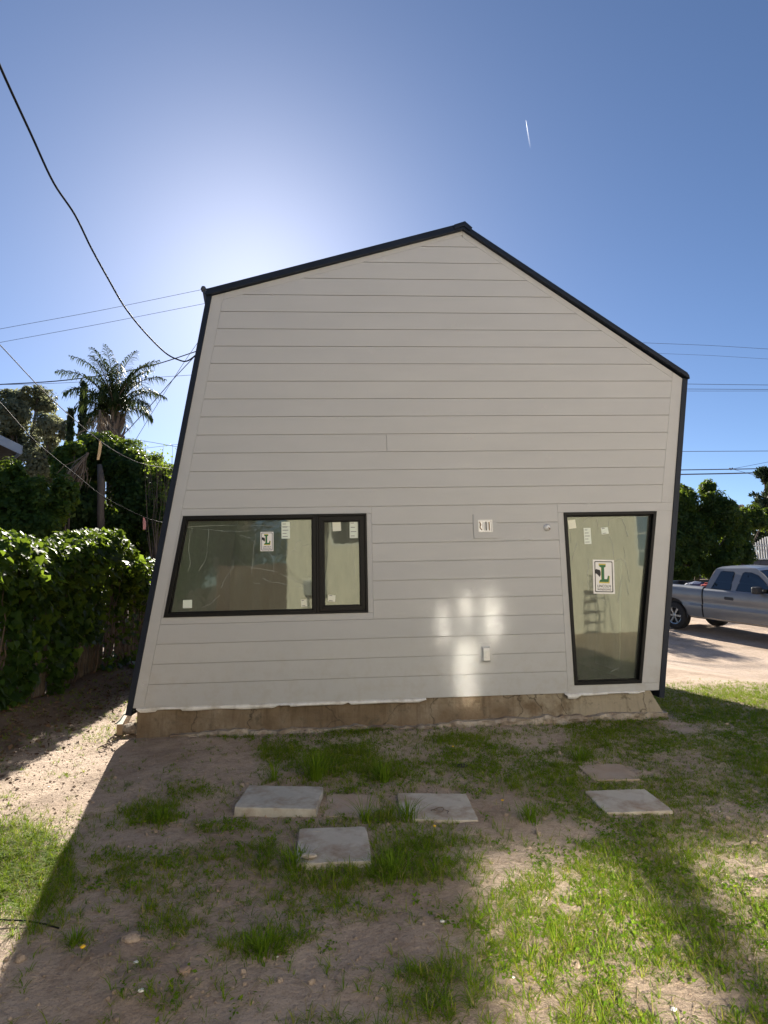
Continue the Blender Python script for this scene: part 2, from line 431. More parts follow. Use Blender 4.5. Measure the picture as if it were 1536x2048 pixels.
def clip(poly, a, b, c):
    """keep the part of polygon (x, z) where a*x + b*z <= c"""
    out = []
    for i in range(len(poly)):
        p, q = poly[i], poly[(i + 1) % len(poly)]
        dp, dq = a * p[0] + b * p[1] - c, a * q[0] + b * q[1] - c
        if dp <= 0: out.append(p)
        if (dp < 0 < dq) or (dq < 0 < dp):
            t = dp / (dp - dq); out.append((p[0] + (q[0] - p[0]) * t, p[1] + (q[1] - p[1]) * t))
    return out
def halfplane(p, q, inside):
    a, b = q[1] - p[1], -(q[0] - p[0]); c = a * p[0] + b * p[1]
    if a * inside[0] + b * inside[1] > c: a, b, c = -a, -b, -c
    n = math.hypot(a, b)
    return a / n, b / n, c / n
def ccw(poly):
    s = sum(poly[i][0] * poly[(i + 1) % len(poly)][1] - poly[(i + 1) % len(poly)][0] * poly[i][1] for i in range(len(poly)))
    return poly if s > 0 else poly[::-1]
def inset(poly, d):
    """shrink a convex polygon by d on every side"""
    cx = sum(p[0] for p in poly) / len(poly), sum(p[1] for p in poly) / len(poly)
    out = list(poly)
    for i in range(len(poly)):
        a, b, c = halfplane(poly[i], poly[(i + 1) % len(poly)], cx)
        out = clip(out, a, b, c - d)
    return ccw(out)
def sheet_with_holes(name, outer, holes, y0, y1, mat, parent):
    bm = bmesh.new()
    for loop in [outer] + holes:
        vs = [bm.verts.new((x, y0, z)) for x, z in loop]
        for i in range(len(vs)): bm.edges.new((vs[i], vs[(i + 1) % len(vs)]))
    bmesh.ops.triangle_fill(bm, use_beauty=True, use_dissolve=False, edges=bm.edges[:])
    g = bmesh.ops.extrude_face_region(bm, geom=bm.faces[:])
    for v in g['geom']:
        if isinstance(v, bmesh.types.BMVert): v.co.y = y1
    bmesh.ops.recalc_face_normals(bm, faces=bm.faces)
    me = bpy.data.meshes.new(name); bm.to_mesh(me); bm.free()
    me.materials.append(mat)
    return link(bpy.data.objects.new(name, me), parent)
def smooth01(x, a, b):
    t = np.clip((np.asarray(x, float) - a) / (b - a), 0, 1)
    return t * t * (3 - 2 * t)
_nt = RNG.random((64, 64))
def vnoise(x, y, s=1.0):
    """cheap tiling value noise"""
    x = np.asarray(x) * s; y = np.asarray(y) * s
    xi, yi = np.floor(x).astype(int), np.floor(y).astype(int)
    fx, fy = x - xi, y - yi
    fx = fx * fx * (3 - 2 * fx); fy = fy * fy * (3 - 2 * fy)
    g = lambda i, j: _nt[i % 64, j % 64]
    return (g(xi, yi) * (1 - fx) + g(xi + 1, yi) * fx) * (1 - fy) + (g(xi, yi + 1) * (1 - fx) + g(xi + 1, yi + 1) * fx) * fy
def fbm(x, y, s=1.0, o=4):
    return sum(vnoise(np.asarray(x) + 17.3 * k, np.asarray(y) - 9.1 * k, s * 2 ** k) * 0.5 ** (k + 1) for k in range(o)) / (1 - 0.5 ** o)

# ================================================================= GROUND
def gz(x, y, rough=True):
    x = np.asarray(x, float); y = np.asarray(y, float)
    s = (x - 9.07) * 0.30 - (y - 10.6) * 0.955
    zd = np.clip(-0.15 - 0.078 * s, -0.5, 0.06)
    z = zd * smooth01(x + 0.25 * y, 5.0, 9.0)
    z = z + 0.20 * np.exp(-((x + 3.45) / 0.42) ** 2) * smooth01(y, -3.5, -0.5) * (0.7 + 0.6 * vnoise(y, x, 1.3))
    z = z + 0.03 * np.exp(-((y + 0.12) / 0.10) ** 2) * (np.abs(x - 0.5) < 2.6) * vnoise(x, y, 4)
    if rough:
        near = np.exp(-((x / 9) ** 2 + ((y + 1) / 9) ** 2))
        z = z + near * ((fbm(x, y, 1.6, 3) - 0.5) * 0.035 + (fbm(x + 5, y, 9.0, 3) - 0.5) * 0.022)
        # worn bare clods in the near left
        z = z + 0.035 * np.exp(-(((x + 0.75) / 0.5) ** 2 + ((y + 3.15) / 0.35) ** 2)) * (fbm(x, y, 14, 3) - 0.35)
    return z
def axis(lo, hi, step, far, grow=1.25):
    a = list(np.arange(lo, hi + 1e-6, step)); d = step; left = []; v = lo
    while v > -far: d *= grow; v -= d; left.append(v)
    v = hi; d = step
    while v < far: d *= grow; v += d; a.append(v)
    return np.array(left[::-1] + a)
gx = axis(-4.5, 5.5, 0.045, 900); gy = axis(-5.4, 3.0, 0.045, 900)
GX, GY = np.meshgrid(gx, gy, indexing='ij')
GV = np.stack([GX, GY, gz(GX, GY)], axis=-1).reshape(-1, 3)
nx, ny = len(gx), len(gy)
I = (np.arange(nx - 1)[:, None] * ny + np.arange(ny - 1)[None]).ravel()
GF = np.stack([I, I + ny, I + ny + 1, I + 1], axis=1)
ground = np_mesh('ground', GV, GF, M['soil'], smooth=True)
tag(ground, kind='structure')
def gzf(x, y): return float(gz(x, y))

# ================================================================= THE SLANTED HOUSE
LEN = 5.0
WIN = dict(bl=W(266, 1413), tl=W(424, 592), pk=W(925, 462), tr=W(1365, 757), br=W(1318, 1384))
ZB = 0.5 * (WIN['bl'][1] + WIN['br'][1])                       # lower edge of the siding
def on_line(p, q, z): t = (z - p[1]) / (q[1] - p[1]); return (p[0] + (q[0] - p[0]) * t, z)
BL = on_line(WIN['bl'], WIN['tl'], ZB); BR = on_line(WIN['br'], WIN['tr'], ZB)
TL, PK, TR = WIN['tl'], WIN['pk'], WIN['tr']
house = empty('slanted_house', (0, 0, 0), 'grey plank-sided house with leaning side walls and crooked gable roof', 'house')

win_poly = ccw([W(327, 1236), W(736.5, 1224.5), W(733, 1026.5), W(366.5, 1032)])
door_poly = ccw([W(1149, 1370), W(1283, 1367), W(1313, 1022), W(1127, 1025)])
# level the sills and heads
def level(poly):
    zs = sorted(p[1] for p in poly); z0 = (zs[0] + zs[1]) / 2; z1 = (zs[2] + zs[3]) / 2
    return [(p[0], z0 if abs(p[1] - z0) < abs(p[1] - z1) else z1) for p in poly]
win_poly, door_poly = level(win_poly), level(door_poly)
wz0, wz1 = min(p[1] for p in win_poly), max(p[1] for p in win_poly)
dz0, dz1 = min(p[1] for p in door_poly), max(p[1] for p in door_poly)
outer = [BL, BR, TR, PK, TL]
sheet_with_holes('wall', outer, [win_poly, door_poly], 0.0125, 0.16, M['sheath'], house)

# inner outline where the plank joints stop, outside it a flush border of trim boards
inn = [W(293, 1413), W(1343.9, 762.4), W(440.8, 622.7)]
il = (W(296.6, 1369.5), W(440.8, 622.7))
ir = (W(1322.6, 1004.8), W(1343.9, 762.4))
irl = (W(484.8, 589.0), W(845, 492))
irr = (W(953.8, 494.1), W(1303.6, 728.7))
mid = (0.8, 2.4)
HP = [halfplane(*l, mid) for l in (il, ir, irl, irr)]
inner = [(-4, ZB), (6, ZB), (6, 7), (-4, 7)]
for h in HP: inner = clip(inner, *h)
EXP = 0.1778
zk = lambda k: 2.858 + EYE - EXP * k            # height of joint k
dl = halfplane(W(1116.5, 1043), W(1136, 1382), (0.5, 1.2))      # trim left of the tall window
wx_r = W(745, 1130)[0]                                           # trim right of the wide window
GAP = 0.0021
def board(poly, name='siding_board', g=GAP, mat='siding'):
    if len(poly) < 3: return
    if g == GAP:
        zs = [p[1] for p in poly]
        poly = clip(clip(poly, 0, 1, max(zs) - g), 0, -1, -(min(zs) + g)); g = 0.0006
    p = inset(ccw(poly), g)
    if len(p) < 3: return
    # drop near duplicate points
    q = [p[i] for i in range(len(p)) if math.dist(p[i], p[i - 1]) > 1e-4]
    if len(q) < 3: return
    MB().prism(q, 0.0, 0.0118).obj(name, M[mat], house, bevel=0.0012)
for k in range(-5, 22):
    z1, z0 = zk(k), (zk(k + 1) if k < 21 else ZB)
    if z0 > PK[1]: continue
    band = clip(clip(inner, 0, 1, z1), 0, -1, -z0)
    if len(band) < 3: continue
    if k >= 12: band = clip(band, *dl)
    if 12 <= k < 18: band = clip(band, -1, 0, -wx_r)
    if k == 8:
        xj = W(773, 885)[0]
        board(clip(band, 1, 0, xj), g=GAP)
        board(clip(band, -1, 0, -(xj + 0.0015)), g=GAP)
        continue
    board(band)
# flush border boards, butted with hairline joints
T = 0.0007
def cut(poly, *hp):
    for h in hp: poly = clip(poly, *h)
    return poly
neg = lambda h: (-h[0], -h[1], -h[2])
full = ccw(outer)
hl, hr, hrl, hrr = HP
z12 = zk(12); z18 = zk(18)
# left border (all heights), right border, two rake borders
board(cut(full, neg(hl)), 'corner_board', T)
board(cut(full, hl, neg(hr)), 'corner_board', T) if False else None
right_zone = cut(full, hl, neg(hr), (0, -1, -z12))
board(right_zone, 'corner_board', T)
board(cut(full, hl, hr, neg(hrl), (0, -1, -(z12)), halfplane(PK, (PK[0], 0), (-9, 0))), 'rake_board', T)
board(cut(full, hl, hr, neg(hrr), (0, -1, -(z12)), halfplane(PK, (PK[0], 0), (9, 0))), 'rake_board', T)
# tall window surround: zone between its left trim line and the right edge, below joint 12
dzone = cut(full, hl, neg(dl), (0, 1, z12))
DL = halfplane(door_poly[0] if door_poly[0][0] < 2.2 else door_poly[3], max((p for p in door_poly if p[0] < 2.2), key=lambda p: p[1]), (2.2, 1)) 
dleft = sorted([p for p in door_poly if p[0] < 2.3], key=lambda p: p[1]); dright = sorted([p for p in door_poly if p[0] >= 2.3], key=lambda p: p[1])
hpl = halfplane(dleft[0], dleft[1], (2.3, 1.0)); hpr = halfplane(dright[0], dright[1], (2.3, 1.0))
board(cut(dzone, (0, -1, -dz1)), 'window_trim', T)
board(cut(dzone, (0, 1, dz0)), 'window_trim', T)
board(cut(dzone, (0, 1, dz1), (0, -1, -dz0), neg(hpl)), 'window_trim', T)
board(cut(dzone, (0, 1, dz1), (0, -1, -dz0), neg(hpr)), 'window_trim', T)
# wide window surround, between joints 12 and 18, from the border to the trim edge
wzone = cut(full, hl, (1, 0, wx_r), (0, 1, z12), (0, -1, -z18))
wl_ = sorted([p for p in win_poly if p[0] < -0.5], key=lambda p: p[1]); wr_ = sorted([p for p in win_poly if p[0] >= -0.5], key=lambda p: p[1])
h1 = halfplane(wl_[0], wl_[1], (-0.8, 1.4)); h2 = halfplane(wr_[0], wr_[1], (-0.8, 1.4))
board(cut(wzone, (0, -1, -wz1)), 'window_trim', T)
board(cut(wzone, (0, 1, wz0)), 'window_trim', T)
board(cut(wzone, (0, 1, wz1), (0, -1, -wz0), neg(h1)), 'window_trim', T)
board(cut(wzone, (0, 1, wz1), (0, -1, -wz0), neg(h2)), 'window_trim', T)

# ---- dark metal wrap: side walls, roof slabs, rakes
def offs(p, q, d):
    """offset segment p-q by d to its left"""
    v = Vector((q[0] - p[0], q[1] - p[1])).normalized(); n = Vector((-v.y, v.x))
    return (p[0] + n.x * d, p[1] + n.y * d), (q[0] + n.x * d, q[1] + n.y * d)
# side walls lean with the gable
for (a, b, sgn) in ((BL, TL, 1), (BR, TR, -1)):
    lo = on_line(a, b, 0.20)
    o1, o2 = offs(lo, b, 0.05 * sgn); i1, i2 = offs(lo, b, -0.12 * sgn)
    MB().prism(ccw([o1, o2, b, lo]), -0.012, LEN, True).obj('side_cladding', M['metal'], house)
    s1, s2 = offs(lo, b, -0.001 * sgn)
    MB().prism(ccw([s1, s2, i2, i1]), 0.17, LEN, True).obj('side_wall', M['drywall'], house)
    for yy in np.arange(0.42, LEN, 0.41):
        r1, r2 = offs(lo, b, 0.078 * sgn); e1, e2 = offs(lo, b, 0.049 * sgn)
        MB().prism(ccw([e1, e2, r2, r1]), yy, yy + 0.025).obj('standing_seam', M['metal'], house)
# roof
RL, RP, RR = W(412, 578, -0.03), W(925, 446, -0.03), W(1376, 746, -0.03)
def roof_side(eave_top, wall_top, peak_top, peak_wall):
    ext = 0.03
    MB().prism(ccw([wall_top, peak_wall, peak_top, eave_top]), -0.012, LEN + 0.03).obj('roof', M['metal'], house)
    # rake fascia with a thin drip edge over it
    m0 = tuple(wall_top[i] + (eave_top[i] - wall_top[i]) * 0.62 for i in (0, 1)); m1 = tuple(peak_wall[i] + (peak_top[i] - peak_wall[i]) * 0.62 for i in (0, 1))
    dn = lambda p: (p[0], p[1] - 0.006)
    MB().prism(ccw([dn(wall_top), dn(peak_wall), m1, m0]), -0.046, -0.0125).obj('rake_fascia', M['metal'], house, bevel=0.003)
    t0 = (m0[0], m0[1] + 0.006); t1 = (m1[0], m1[1] + 0.006)
    MB().prism(ccw([t0, t1, (peak_top[0], peak_top[1] + 0.004), (eave_top[0], eave_top[1] + 0.004)]), -0.030, -0.0125).obj('drip_edge', M['metal'], house, bevel=0.003)
    for yy in np.arange(0.3, LEN, 0.41):
        a = (eave_top[0], eave_top[1]); b = peak_top
        d = Vector((b[0] - a[0], b[1] - a[1])).normalized(); n = Vector((-d.y, d.x)); n = n if n.y > 0 else -n
        b2 = (b[0] - d.x * 0.14, b[1] - d.y * 0.14)
        MB().prism(ccw([a, b2, (b2[0] + n.x * 0.03, b2[1] + n.y * 0.03), (a[0] + n.x * 0.03, a[1] + n.y * 0.03)]), yy, yy + 0.022).obj('roof_seam', M['metal'], house)
wl_top = (RL[0] + 0.035, RL[1] - 0.085)
roof_side(RL, (TL[0] - 0.052, TL[1] - 0.005), RP, PK)
roof_side(RR, (TR[0] + 0.052, TR[1] - 0.01), RP, PK)
# ridge cap
def cap_pt(px, py): return W(px, py, -0.06)
MB().prism(ccw([cap_pt(908, 449), cap_pt(930, 442), cap_pt(945, 455), cap_pt(940, 461), cap_pt(928, 451), cap_pt(909, 458)]), -0.062, LEN + 0.04).obj('ridge_cap', M['metal'], house, bevel=0.003)
# back gable, inside floor, ceiling and partition so that the rooms behind the glass are real
MB().prism(ccw(outer), LEN - 0.15, LEN - 0.002).obj('back_wall', M['siding'], house)
MB().box(BL[0] + 0.1, BR[0] - 0.1, 0.165, LEN - 0.155, 0.20, 0.30).obj('floor_slab', M['intfloor'], house)
MB().box(BL[0] + 0.72, TR[0] - 0.16, 0.165, LEN - 0.155, 2.72, 2.80).obj('ceiling_board', M['drywall'], house)
MB().box(0.55, 0.65, 0.17, LEN - 0.16, 0.305, 2.715).obj('partition_wall', M['drywall'], house)
MB().box(-1.6, 0.548, 2.6, 2.7, 0.305, 2.715).obj('partition_wall', M['drywall'], house)

# ---- windows
def ring(outerp, d, y0, y1, name, parent, mat='frame'):
    """frame bars following a quadrilateral opening, mitred corners"""
    innerp = inset(outerp, d)
    o = ccw(outerp)
    # match corners
    ii = [min(innerp, key=lambda q: math.dist(p, q)) for p in o]
    mb = MB()
    for a in range(len(o)):
        b = (a + 1) % len(o)
        mb.prism(ccw([o[a], o[b], ii[b], ii[a]]), y0, y1)
    mb.obj(name, M[mat], parent, bevel=0.002)
    return ii
def make_window(name, poly, label):
    w = MB(); ip = None
    o = link(bpy.data.objects.new(name, None), house); o.empty_display_size = 0.1
    if label: o['label'] = label
    return o
mx0 = W(633, 1128)[0]
wide = make_window('window', win_poly, 'wide slanted window of two panes')
pl = ccw(clip(win_poly, 1, 0, mx0)); pr = ccw(clip(win_poly, -1, 0, -mx0))
i1 = ring(inset(pl, 0.001), 0.036, -0.012, 0.085, 'frame', wide)
i2 = ring(inset(pr, 0.001), 0.020, -0.012, 0.085, 'frame', wide)
i3 = ring(inset(i2, 0.0012), 0.045, 0.004, 0.075, 'sash', wide)
def pane(poly, parent, y=0.045):
    p = ccw(inset(poly, -0.0) if False else poly)
    return MB().add([(x, y, z) for x, z in p], [tuple(range(len(p)))]).obj('pane', M['pane'], parent)
pane(i1, wide); pane(i3, wide, 0.04)
ring(inset(pl, 0.034), 0.014, 0.030, 0.050, 'glazing_bead', wide); ring(inset(i2, 0.044), 0.012, 0.028, 0.046, 'glazing_bead', wide)
tall = make_window('window', door_poly, 'tall window tapering towards its sill')
d1 = ring(inset(door_poly, 0.001), 0.030, -0.012, 0.090, 'frame', tall)
ring(inset(door_poly, 0.030), 0.012, 0.032, 0.052, 'glazing_bead', tall)
pane(d1, tall, 0.047)

# labels and stickers on the glass (flat paper, a few tenths of a millimetre thick)
def sticker(px0, py0, px1, py1, parent, yg, mat='paper', tilt=0.0, lines=0):
    (x0, z1), (x1, z0) = W(px0, py0, yg), W(px1, py1, yg)
    c = ((x0 + x1) / 2, (z0 + z1) / 2); hw, hh = (x1 - x0) / 2, (z1 - z0) / 2
    def rot(a, b): return (c[0] + a * math.cos(tilt) - b * math.sin(tilt), c[1] + a * math.sin(tilt) + b * math.cos(tilt))
    pts = [rot(-hw, -hh), rot(hw, -hh), rot(hw, hh), rot(-hw, hh)]
    o = MB().prism(pts, yg - 0.0016, yg - 0.0006).obj('sticker', M[mat], parent)
    if lines:
        for k in range(lines):
            mb = MB(); t = 0.75 - 1.5 * k / max(1, lines - 1) if lines > 1 else 0.3
            w = 0.75 * (0.6 + 0.4 * ((k * 7) % 5) / 4)
            mb.prism([rot(-hw * 0.75, hh * t - 0.0025), rot(-hw * 0.75 + hw * 2 * w * 0.9, hh * t - 0.0025), rot(-hw * 0.75 + hw * 2 * w * 0.9, hh * t + 0.0025), rot(-hw * 0.75, hh * t + 0.0025)], yg - 0.0024, yg - 0.0018)
            mb.obj('print', M['wire'], parent)
    return c
sticker(563, 1044, 580, 1077, wide, 0.045, 'paper2', 0, 5)
sticker(366, 1200, 384, 1216, wide, 0.045, 'paper2')
sticker(602, 1199, 614, 1213, wide, 0.045, 'paper', 0.1, 2)
sticker(665, 1044, 682, 1062, wide, 0.040, 'paper', 0.05)
sticker(699, 1042, 716, 1076, wide, 0.040, 'paper2', 0, 4)
sticker(656, 1190, 671, 1203, wide, 0.040, 'paper', -0.1, 2)
sticker(1136, 1040, 1152, 1057, tall, 0.047, 'paper', 0.1)
sticker(1167, 1056, 1183, 1088, tall, 0.047, 'paper2', 0, 5)
sticker(1202, 1055, 1217, 1068, tall, 0.047, 'paper2', 0.1, 2)

FONT_CACHE = {}
def text_mesh(txt, width, center, y, parent, mat, name='lettering', hscale=1.0):
    cu = bpy.data.curves.new('t', 'FONT'); cu.body = txt; cu.align_x = 'CENTER'; cu.align_y = 'CENTER'; cu.extrude = 0.0; cu.offset = 0.012
    ob = bpy.data.objects.new('t', cu); COL.objects.link(ob)
    bpy.context.view_layer.update()
    dg = bpy.context.evaluated_depsgraph_get()
    me = bpy.data.meshes.new_from_object(ob.evaluated_get(dg))
    bpy.data.objects.remove(ob); bpy.data.curves.remove(cu)
    xs = [v.co.x for v in me.vertices]; ys = [v.co.y for v in me.vertices]
    s = width / (max(xs) - min(xs)); cx = (max(xs) + min(xs)) / 2; cy = (max(ys) + min(ys)) / 2
    for v in me.vertices:
        v.co = Vector((center[0] + (v.co.x - cx) * s, y, center[1] + (v.co.y - cy) * s * hscale))
    me.materials.clear(); me.materials.append(M[mat])
    return link(bpy.data.objects.new(name, me), parent)
def maker_sign(px0, py0, px1, py1, yg, tilt, dark=False):
    (x0, z1), (x1, z0) = W(px0, py0, yg), W(px1, py1, yg)
    w, h = x1 - x0, z1 - z0
    c = Vector(((x0 + x1) / 2, yg, (z0 + z1) / 2))
    s = link(bpy.data.objects.new('window_sign', None), house); s.location = c; s.rotation_euler = (0, tilt, 0); s.empty_display_size = 0.05
    s['label'] = 'window maker sign with a big green letter L'
    R = lambda a, b: (a * w, b * h)
    MB().prism([R(-.5, -.5), R(.5, -.5), R(.5, .5), R(-.5, .5)], -0.0022, -0.0008).obj('sign_sheet', M['white'], s)
    # rounded black border line
    def rr(a, b, r, n=5):
        pts = []
        for (sx, sy, a0) in ((1, -1, -90), (1, 1, 0), (-1, 1, 90), (-1, -1, 180)):
            for k in range(n + 1):
                t = math.radians(a0 + 90 * k / n)
                pts.append((sx * (a - r) + r * math.cos(t), sy * (b - r) + r * math.sin(t)))
        return pts
    o, i = rr(.425 * w, .455 * h, .045 * w), rr(.385 * w, .43 * h, .035 * w)
    mb = MB(); n = len(o)
    for k in range(n):
        mb.prism(ccw([o[k], o[(k + 1) % n], i[(k + 1) % n], i[k]]), -0.0028, -0.0023)
    mb.obj('border', M['ink'], s)
    # slab-serif letter L, green with a pale gold edge
    Lp = [(-.20, -.155), (.22, -.155), (.25, .03), (.19, .03), (.15, -.07), (.02, -.07), (.02, .27), (.09, .29), (.09, .345), (-.20, .345), (-.20, .29), (-.11, .27), (-.11, -.08), (-.20, -.10)]
    def loop(k, dx=0, dy=0): return [((x * k + dx) * w, ((y - .09) * k + .09 + dy) * h) for x, y in Lp]
    for kk, mt, y in ((1.16, 'gold', -0.0029), (1.0, 'green', -0.0036)):
        bm = bmesh.new(); vs = [bm.verts.new((x, y, z)) for x, z in loop(kk)]
        f = bm.faces.new(vs); f.normal_update(); bmesh.ops.triangulate(bm, faces=[f]); me = bpy.data.meshes.new('letter'); bm.to_mesh(me); bm.free()
        me.materials.append(M[mt]); link(bpy.data.objects.new('letter', me), s)
    blob = [(-.41, .19), (-.35, .225), (-.25, .205), (-.19, .20), (-.15, .14), (-.15, .05), (-.20, -.01), (-.27, .045), (-.33, .08), (-.40, .10), (-.42, .15)]
    bm = bmesh.new(); vs = [bm.verts.new((x * w, -0.0042, z * h)) for x, z in blob]
    f = bm.faces.new(vs); f.normal_update(); bmesh.ops.triangulate(bm, faces=[f]); me = bpy.data.meshes.new('emblem'); bm.to_mesh(me); bm.free()
    me.materials.append(M['ink']); link(bpy.data.objects.new('emblem', me), s)
    text_mesh('LINCOLN', w * .62, (0, -.275 * h), -0.0030, s, 'ink', hscale=1.15)
    text_mesh('WINDOWS', w * .64, (0, -.375 * h), -0.0030, s, 'ink', hscale=1.05)
maker_sign(1184, 1120, 1231, 1187, 0.047, math.radians(2.2))
maker_sign(521, 1064, 547, 1102, 0.045, 0.0)

# creases in the protective film left on the glass
def crease(pts, yg, parent, w=0.003):
    P = [W(x, y, yg - 0.003) for x, y in pts]
    fine = []
    for a, b in zip(P[:-1], P[1:]):
        for k in range(4):
            t = k / 4; fine.append((a[0] + (b[0] - a[0]) * t + random.uniform(-.0035, .0035), a[1] + (b[1] - a[1]) * t + random.uniform(-.0035, .0035)))
    fine.append(P[-1])
    mb = MB()
    for a, b in zip(fine[:-1], fine[1:]):
        ww = w * random.uniform(0.35, 1.3)
        d = Vector((b[0] - a[0], b[1] - a[1])); n = Vector((-d.y, d.x)).normalized() * ww * .5
        mb.prism(ccw([(a[0] - n.x, a[1] - n.y), (b[0] - n.x, b[1] - n.y), (b[0] + n.x, b[1] + n.y), (a[0] + n.x, a[1] + n.y)]), yg - 0.004 - random.uniform(0, .002), yg - 0.002)
    mb.obj('film_crease', M['film'], parent)
wide_cr = [[(380, 1060), (378, 1100), (381, 1125), (376, 1142)], [(417, 1058), (415, 1100), (410, 1122), (398, 1142)], [(375, 1055), (385, 1056), (383, 1066)],
           [(470, 1110), (466, 1135), (450, 1158), (442, 1175)], [(512, 1067), (506, 1110), (503, 1150)], [(404, 1215), (422, 1207), (440, 1190)],
           [(525, 1156), (540, 1164), (555, 1165), (590, 1174), (606, 1173)], [(505, 1166), (520, 1168)], [(558, 1090), (575, 1106), (590, 1100), (604, 1110)],
           [(590, 1100), (592, 1085), (605, 1078)], [(590, 1165), (612, 1155), (625, 1152)], [(375, 1053), (450, 1051), (530, 1052), (592, 1054)], [(480, 1070), (500, 1076), (515, 1090)],
           [(404, 1058), (440, 1062), (480, 1063), (520, 1058), (548, 1062)], [(560, 1148), (585, 1158), (610, 1170)], [(600, 1092), (618, 1089), (626, 1092)], [(470, 1113), (490, 1132), (520, 1138), (556, 1144)], [(536, 1100), (548, 1120), (547, 1150)]]
for c in wide_cr: crease(c, 0.045, wide)
tall_cr = [[(1168, 1045), (1172, 1038), (1182, 1034), (1194, 1037), (1196, 1060)], [(1216, 1052), (1218, 1040), (1230, 1035), (1244, 1037), (1251, 1055), (1256, 1074)],
           [(1177, 1117), (1175, 1150), (1177, 1180)], [(1232, 1121), (1242, 1117), (1250, 1123), (1255, 1140), (1259, 1164)], [(1248, 1095), (1250, 1118)], [(1218, 1070), (1226, 1090), (1228, 1118)],
           [(1205, 1201), (1211, 1199)], [(1143, 1122), (1150, 1100), (1154, 1085)], [(1140, 1062), (1142, 1085)], [(1245, 1150), (1240, 1175), (1236, 1205)], [(1252, 1160), (1257, 1190)], [(1218, 1345), (1240, 1335)]]
for c in tall_cr: crease(c, 0.047, tall)
crease([(702, 1080), (708, 1130), (712, 1210)], 0.04, wide, 0.002)

# ---- fittings on the wall
lb = link(bpy.data.objects.new('light_mount', None), house); lb['label'] = 'square mounting block with an open wiring box'
(bx0, bz1), (bx1, bz0) = W(946, 1029), W(995, 1076)
ox0, oz1 = W(955.5, 1040); ox1, oz0 = W(985, 1064)
mb = MB()
for q in ([(bx0, bz0), (bx1, bz0), (bx1, oz0), (bx0, oz0)], [(bx0, oz1), (bx1, oz1), (bx1, bz1), (bx0, bz1)], [(bx0, oz0), (ox0, oz0), (ox0, oz1), (bx0, oz1)], [(ox1, oz0), (bx1, oz0), (bx1, oz1), (ox1, oz1)]):
    mb.prism(ccw(q), -0.010, -0.0005)
mb.obj('mounting_block', M['siding'], lb)
MB().box(ox0, ox1, -0.0035, -0.0012, oz0, oz1).obj('box_back', M['steel'], lb)
mb = MB()
for (a, b, c, d) in ((ox0, ox1, oz1 - .012, oz1), (ox0, ox1, oz0, oz0 + .010), (ox0, ox0 + .008, oz0 + .0102, oz1 - .0122), (ox1 - .012, ox1, oz0 + .0102, oz1 - .0122)):
    mb.box(a, b, -0.014, -0.0037, c, d)
mb.obj('box_rim', M['white'], lb)
cw = (ox1 - ox0)
for t, mt in ((.36, 'white'), (.47, 'white'), (.66, 'white'), (.55, 'ink'), (.78, 'wood')):
    MB().box(ox0 + cw * (t - .035), ox0 + cw * (t + .035), -0.012, -0.0038, oz0 + .016, oz1 - .02).obj('wire_end', M[mt], lb)
MB().tube([(ox0 + cw * .10, -.008, oz1 - .02), (ox0 + cw * .2, -.012, oz1 - .045), (ox0 + cw * .12, -.008, oz1 - .07), (ox0 + cw * .25, -.01, oz0 + .02)], .005).obj('wire_end', M['wood'], lb)
# round capped wire stub
x, z = W(1094, 1055)
st = link(bpy.data.objects.new('lamp_stub', None), house); st['label'] = 'small round capped lamp opening'
MB().lathe([(0.0, -0.035), (0.012, -0.034), (0.022, -0.026), (0.027, -0.014), (0.029, -0.001)], (x, 0, z), 'y', 20).obj('cap', M['white'], st, True)
MB().lathe([(0.030, -0.006), (0.036, -0.005), (0.037, -0.0008)], (x, 0, z), 'y', 20).obj('ring', M['steel'], st, True)
MB().tube([(x + .004, -.034, z - .004), (x + .012, -.042, z - .012), (x + .016, -.036, z - .022)], .005).obj('wire_end', M['wood'], st)
# weatherproof outlet
(x0, z1), (x1, z0) = W(963, 1294), W(979, 1321)
out_ = link(bpy.data.objects.new('outlet_box', None), house); out_['label'] = 'grey metal outlet box with bubble cover'
MB().box(x0 - .004, x1 + .004, -.016, -.0006, z0 - .004, z1 + .006).obj('back_plate', M['siding'], out_, bevel=.003)
MB().box(x0, x1, -.058, -.0165, z0, z1).obj('cover', M['steel'], out_, bevel=.008)
MB().box(x0 + .02, x1 - .018, -.064, -.0585, z0 + .03, z1 - .02).obj('lid_rib', M['steel'], out_, bevel=.004)
MB().tube([(x0 + .006, -.030, z1 + .002), (x1 - .006, -.030, z1 + .002)], .006, 8).obj('hinge', M['steel'], out_)
(bx0, bz1), (bx1, bz0) = W(958, 1287), W(985, 1326)
mb = MB()
for a in ((bx0, x0 - .006, bz0, bz1), (x1 + .006, bx1, bz0, bz1), (x0 - .0055, x1 + .0055, z1 + .008, bz1), (x0 - .0055, x1 + .0055, bz0, z0 - .006)):
    mb.box(a[0], a[1], -.008, -.0005, a[2], a[3])
mb.obj('mounting_block', M['siding'], out_)
# dark wooden scrap nailed at the eave: small service mast bracket
mast = link(bpy.data.objects.new('service_mast', None), house)
a, b = At(407, 578, 0.45), At(412, 606, 0.45)
MB().tube([a, b], .016, 8).obj('pipe', M['farwire'], mast)
MB().tube([At(409, 585, .45), At(416, 584, .35), At(420, 590, .3)], .010, 6).obj('bracket', M['farwire'], mast)
MB().lathe([(0, .03), (.02, .025), (.03, 0), (.02, -.03), (0, -.03)], a, 'z', 10).obj('weather_head', M['farwire'], mast, True)

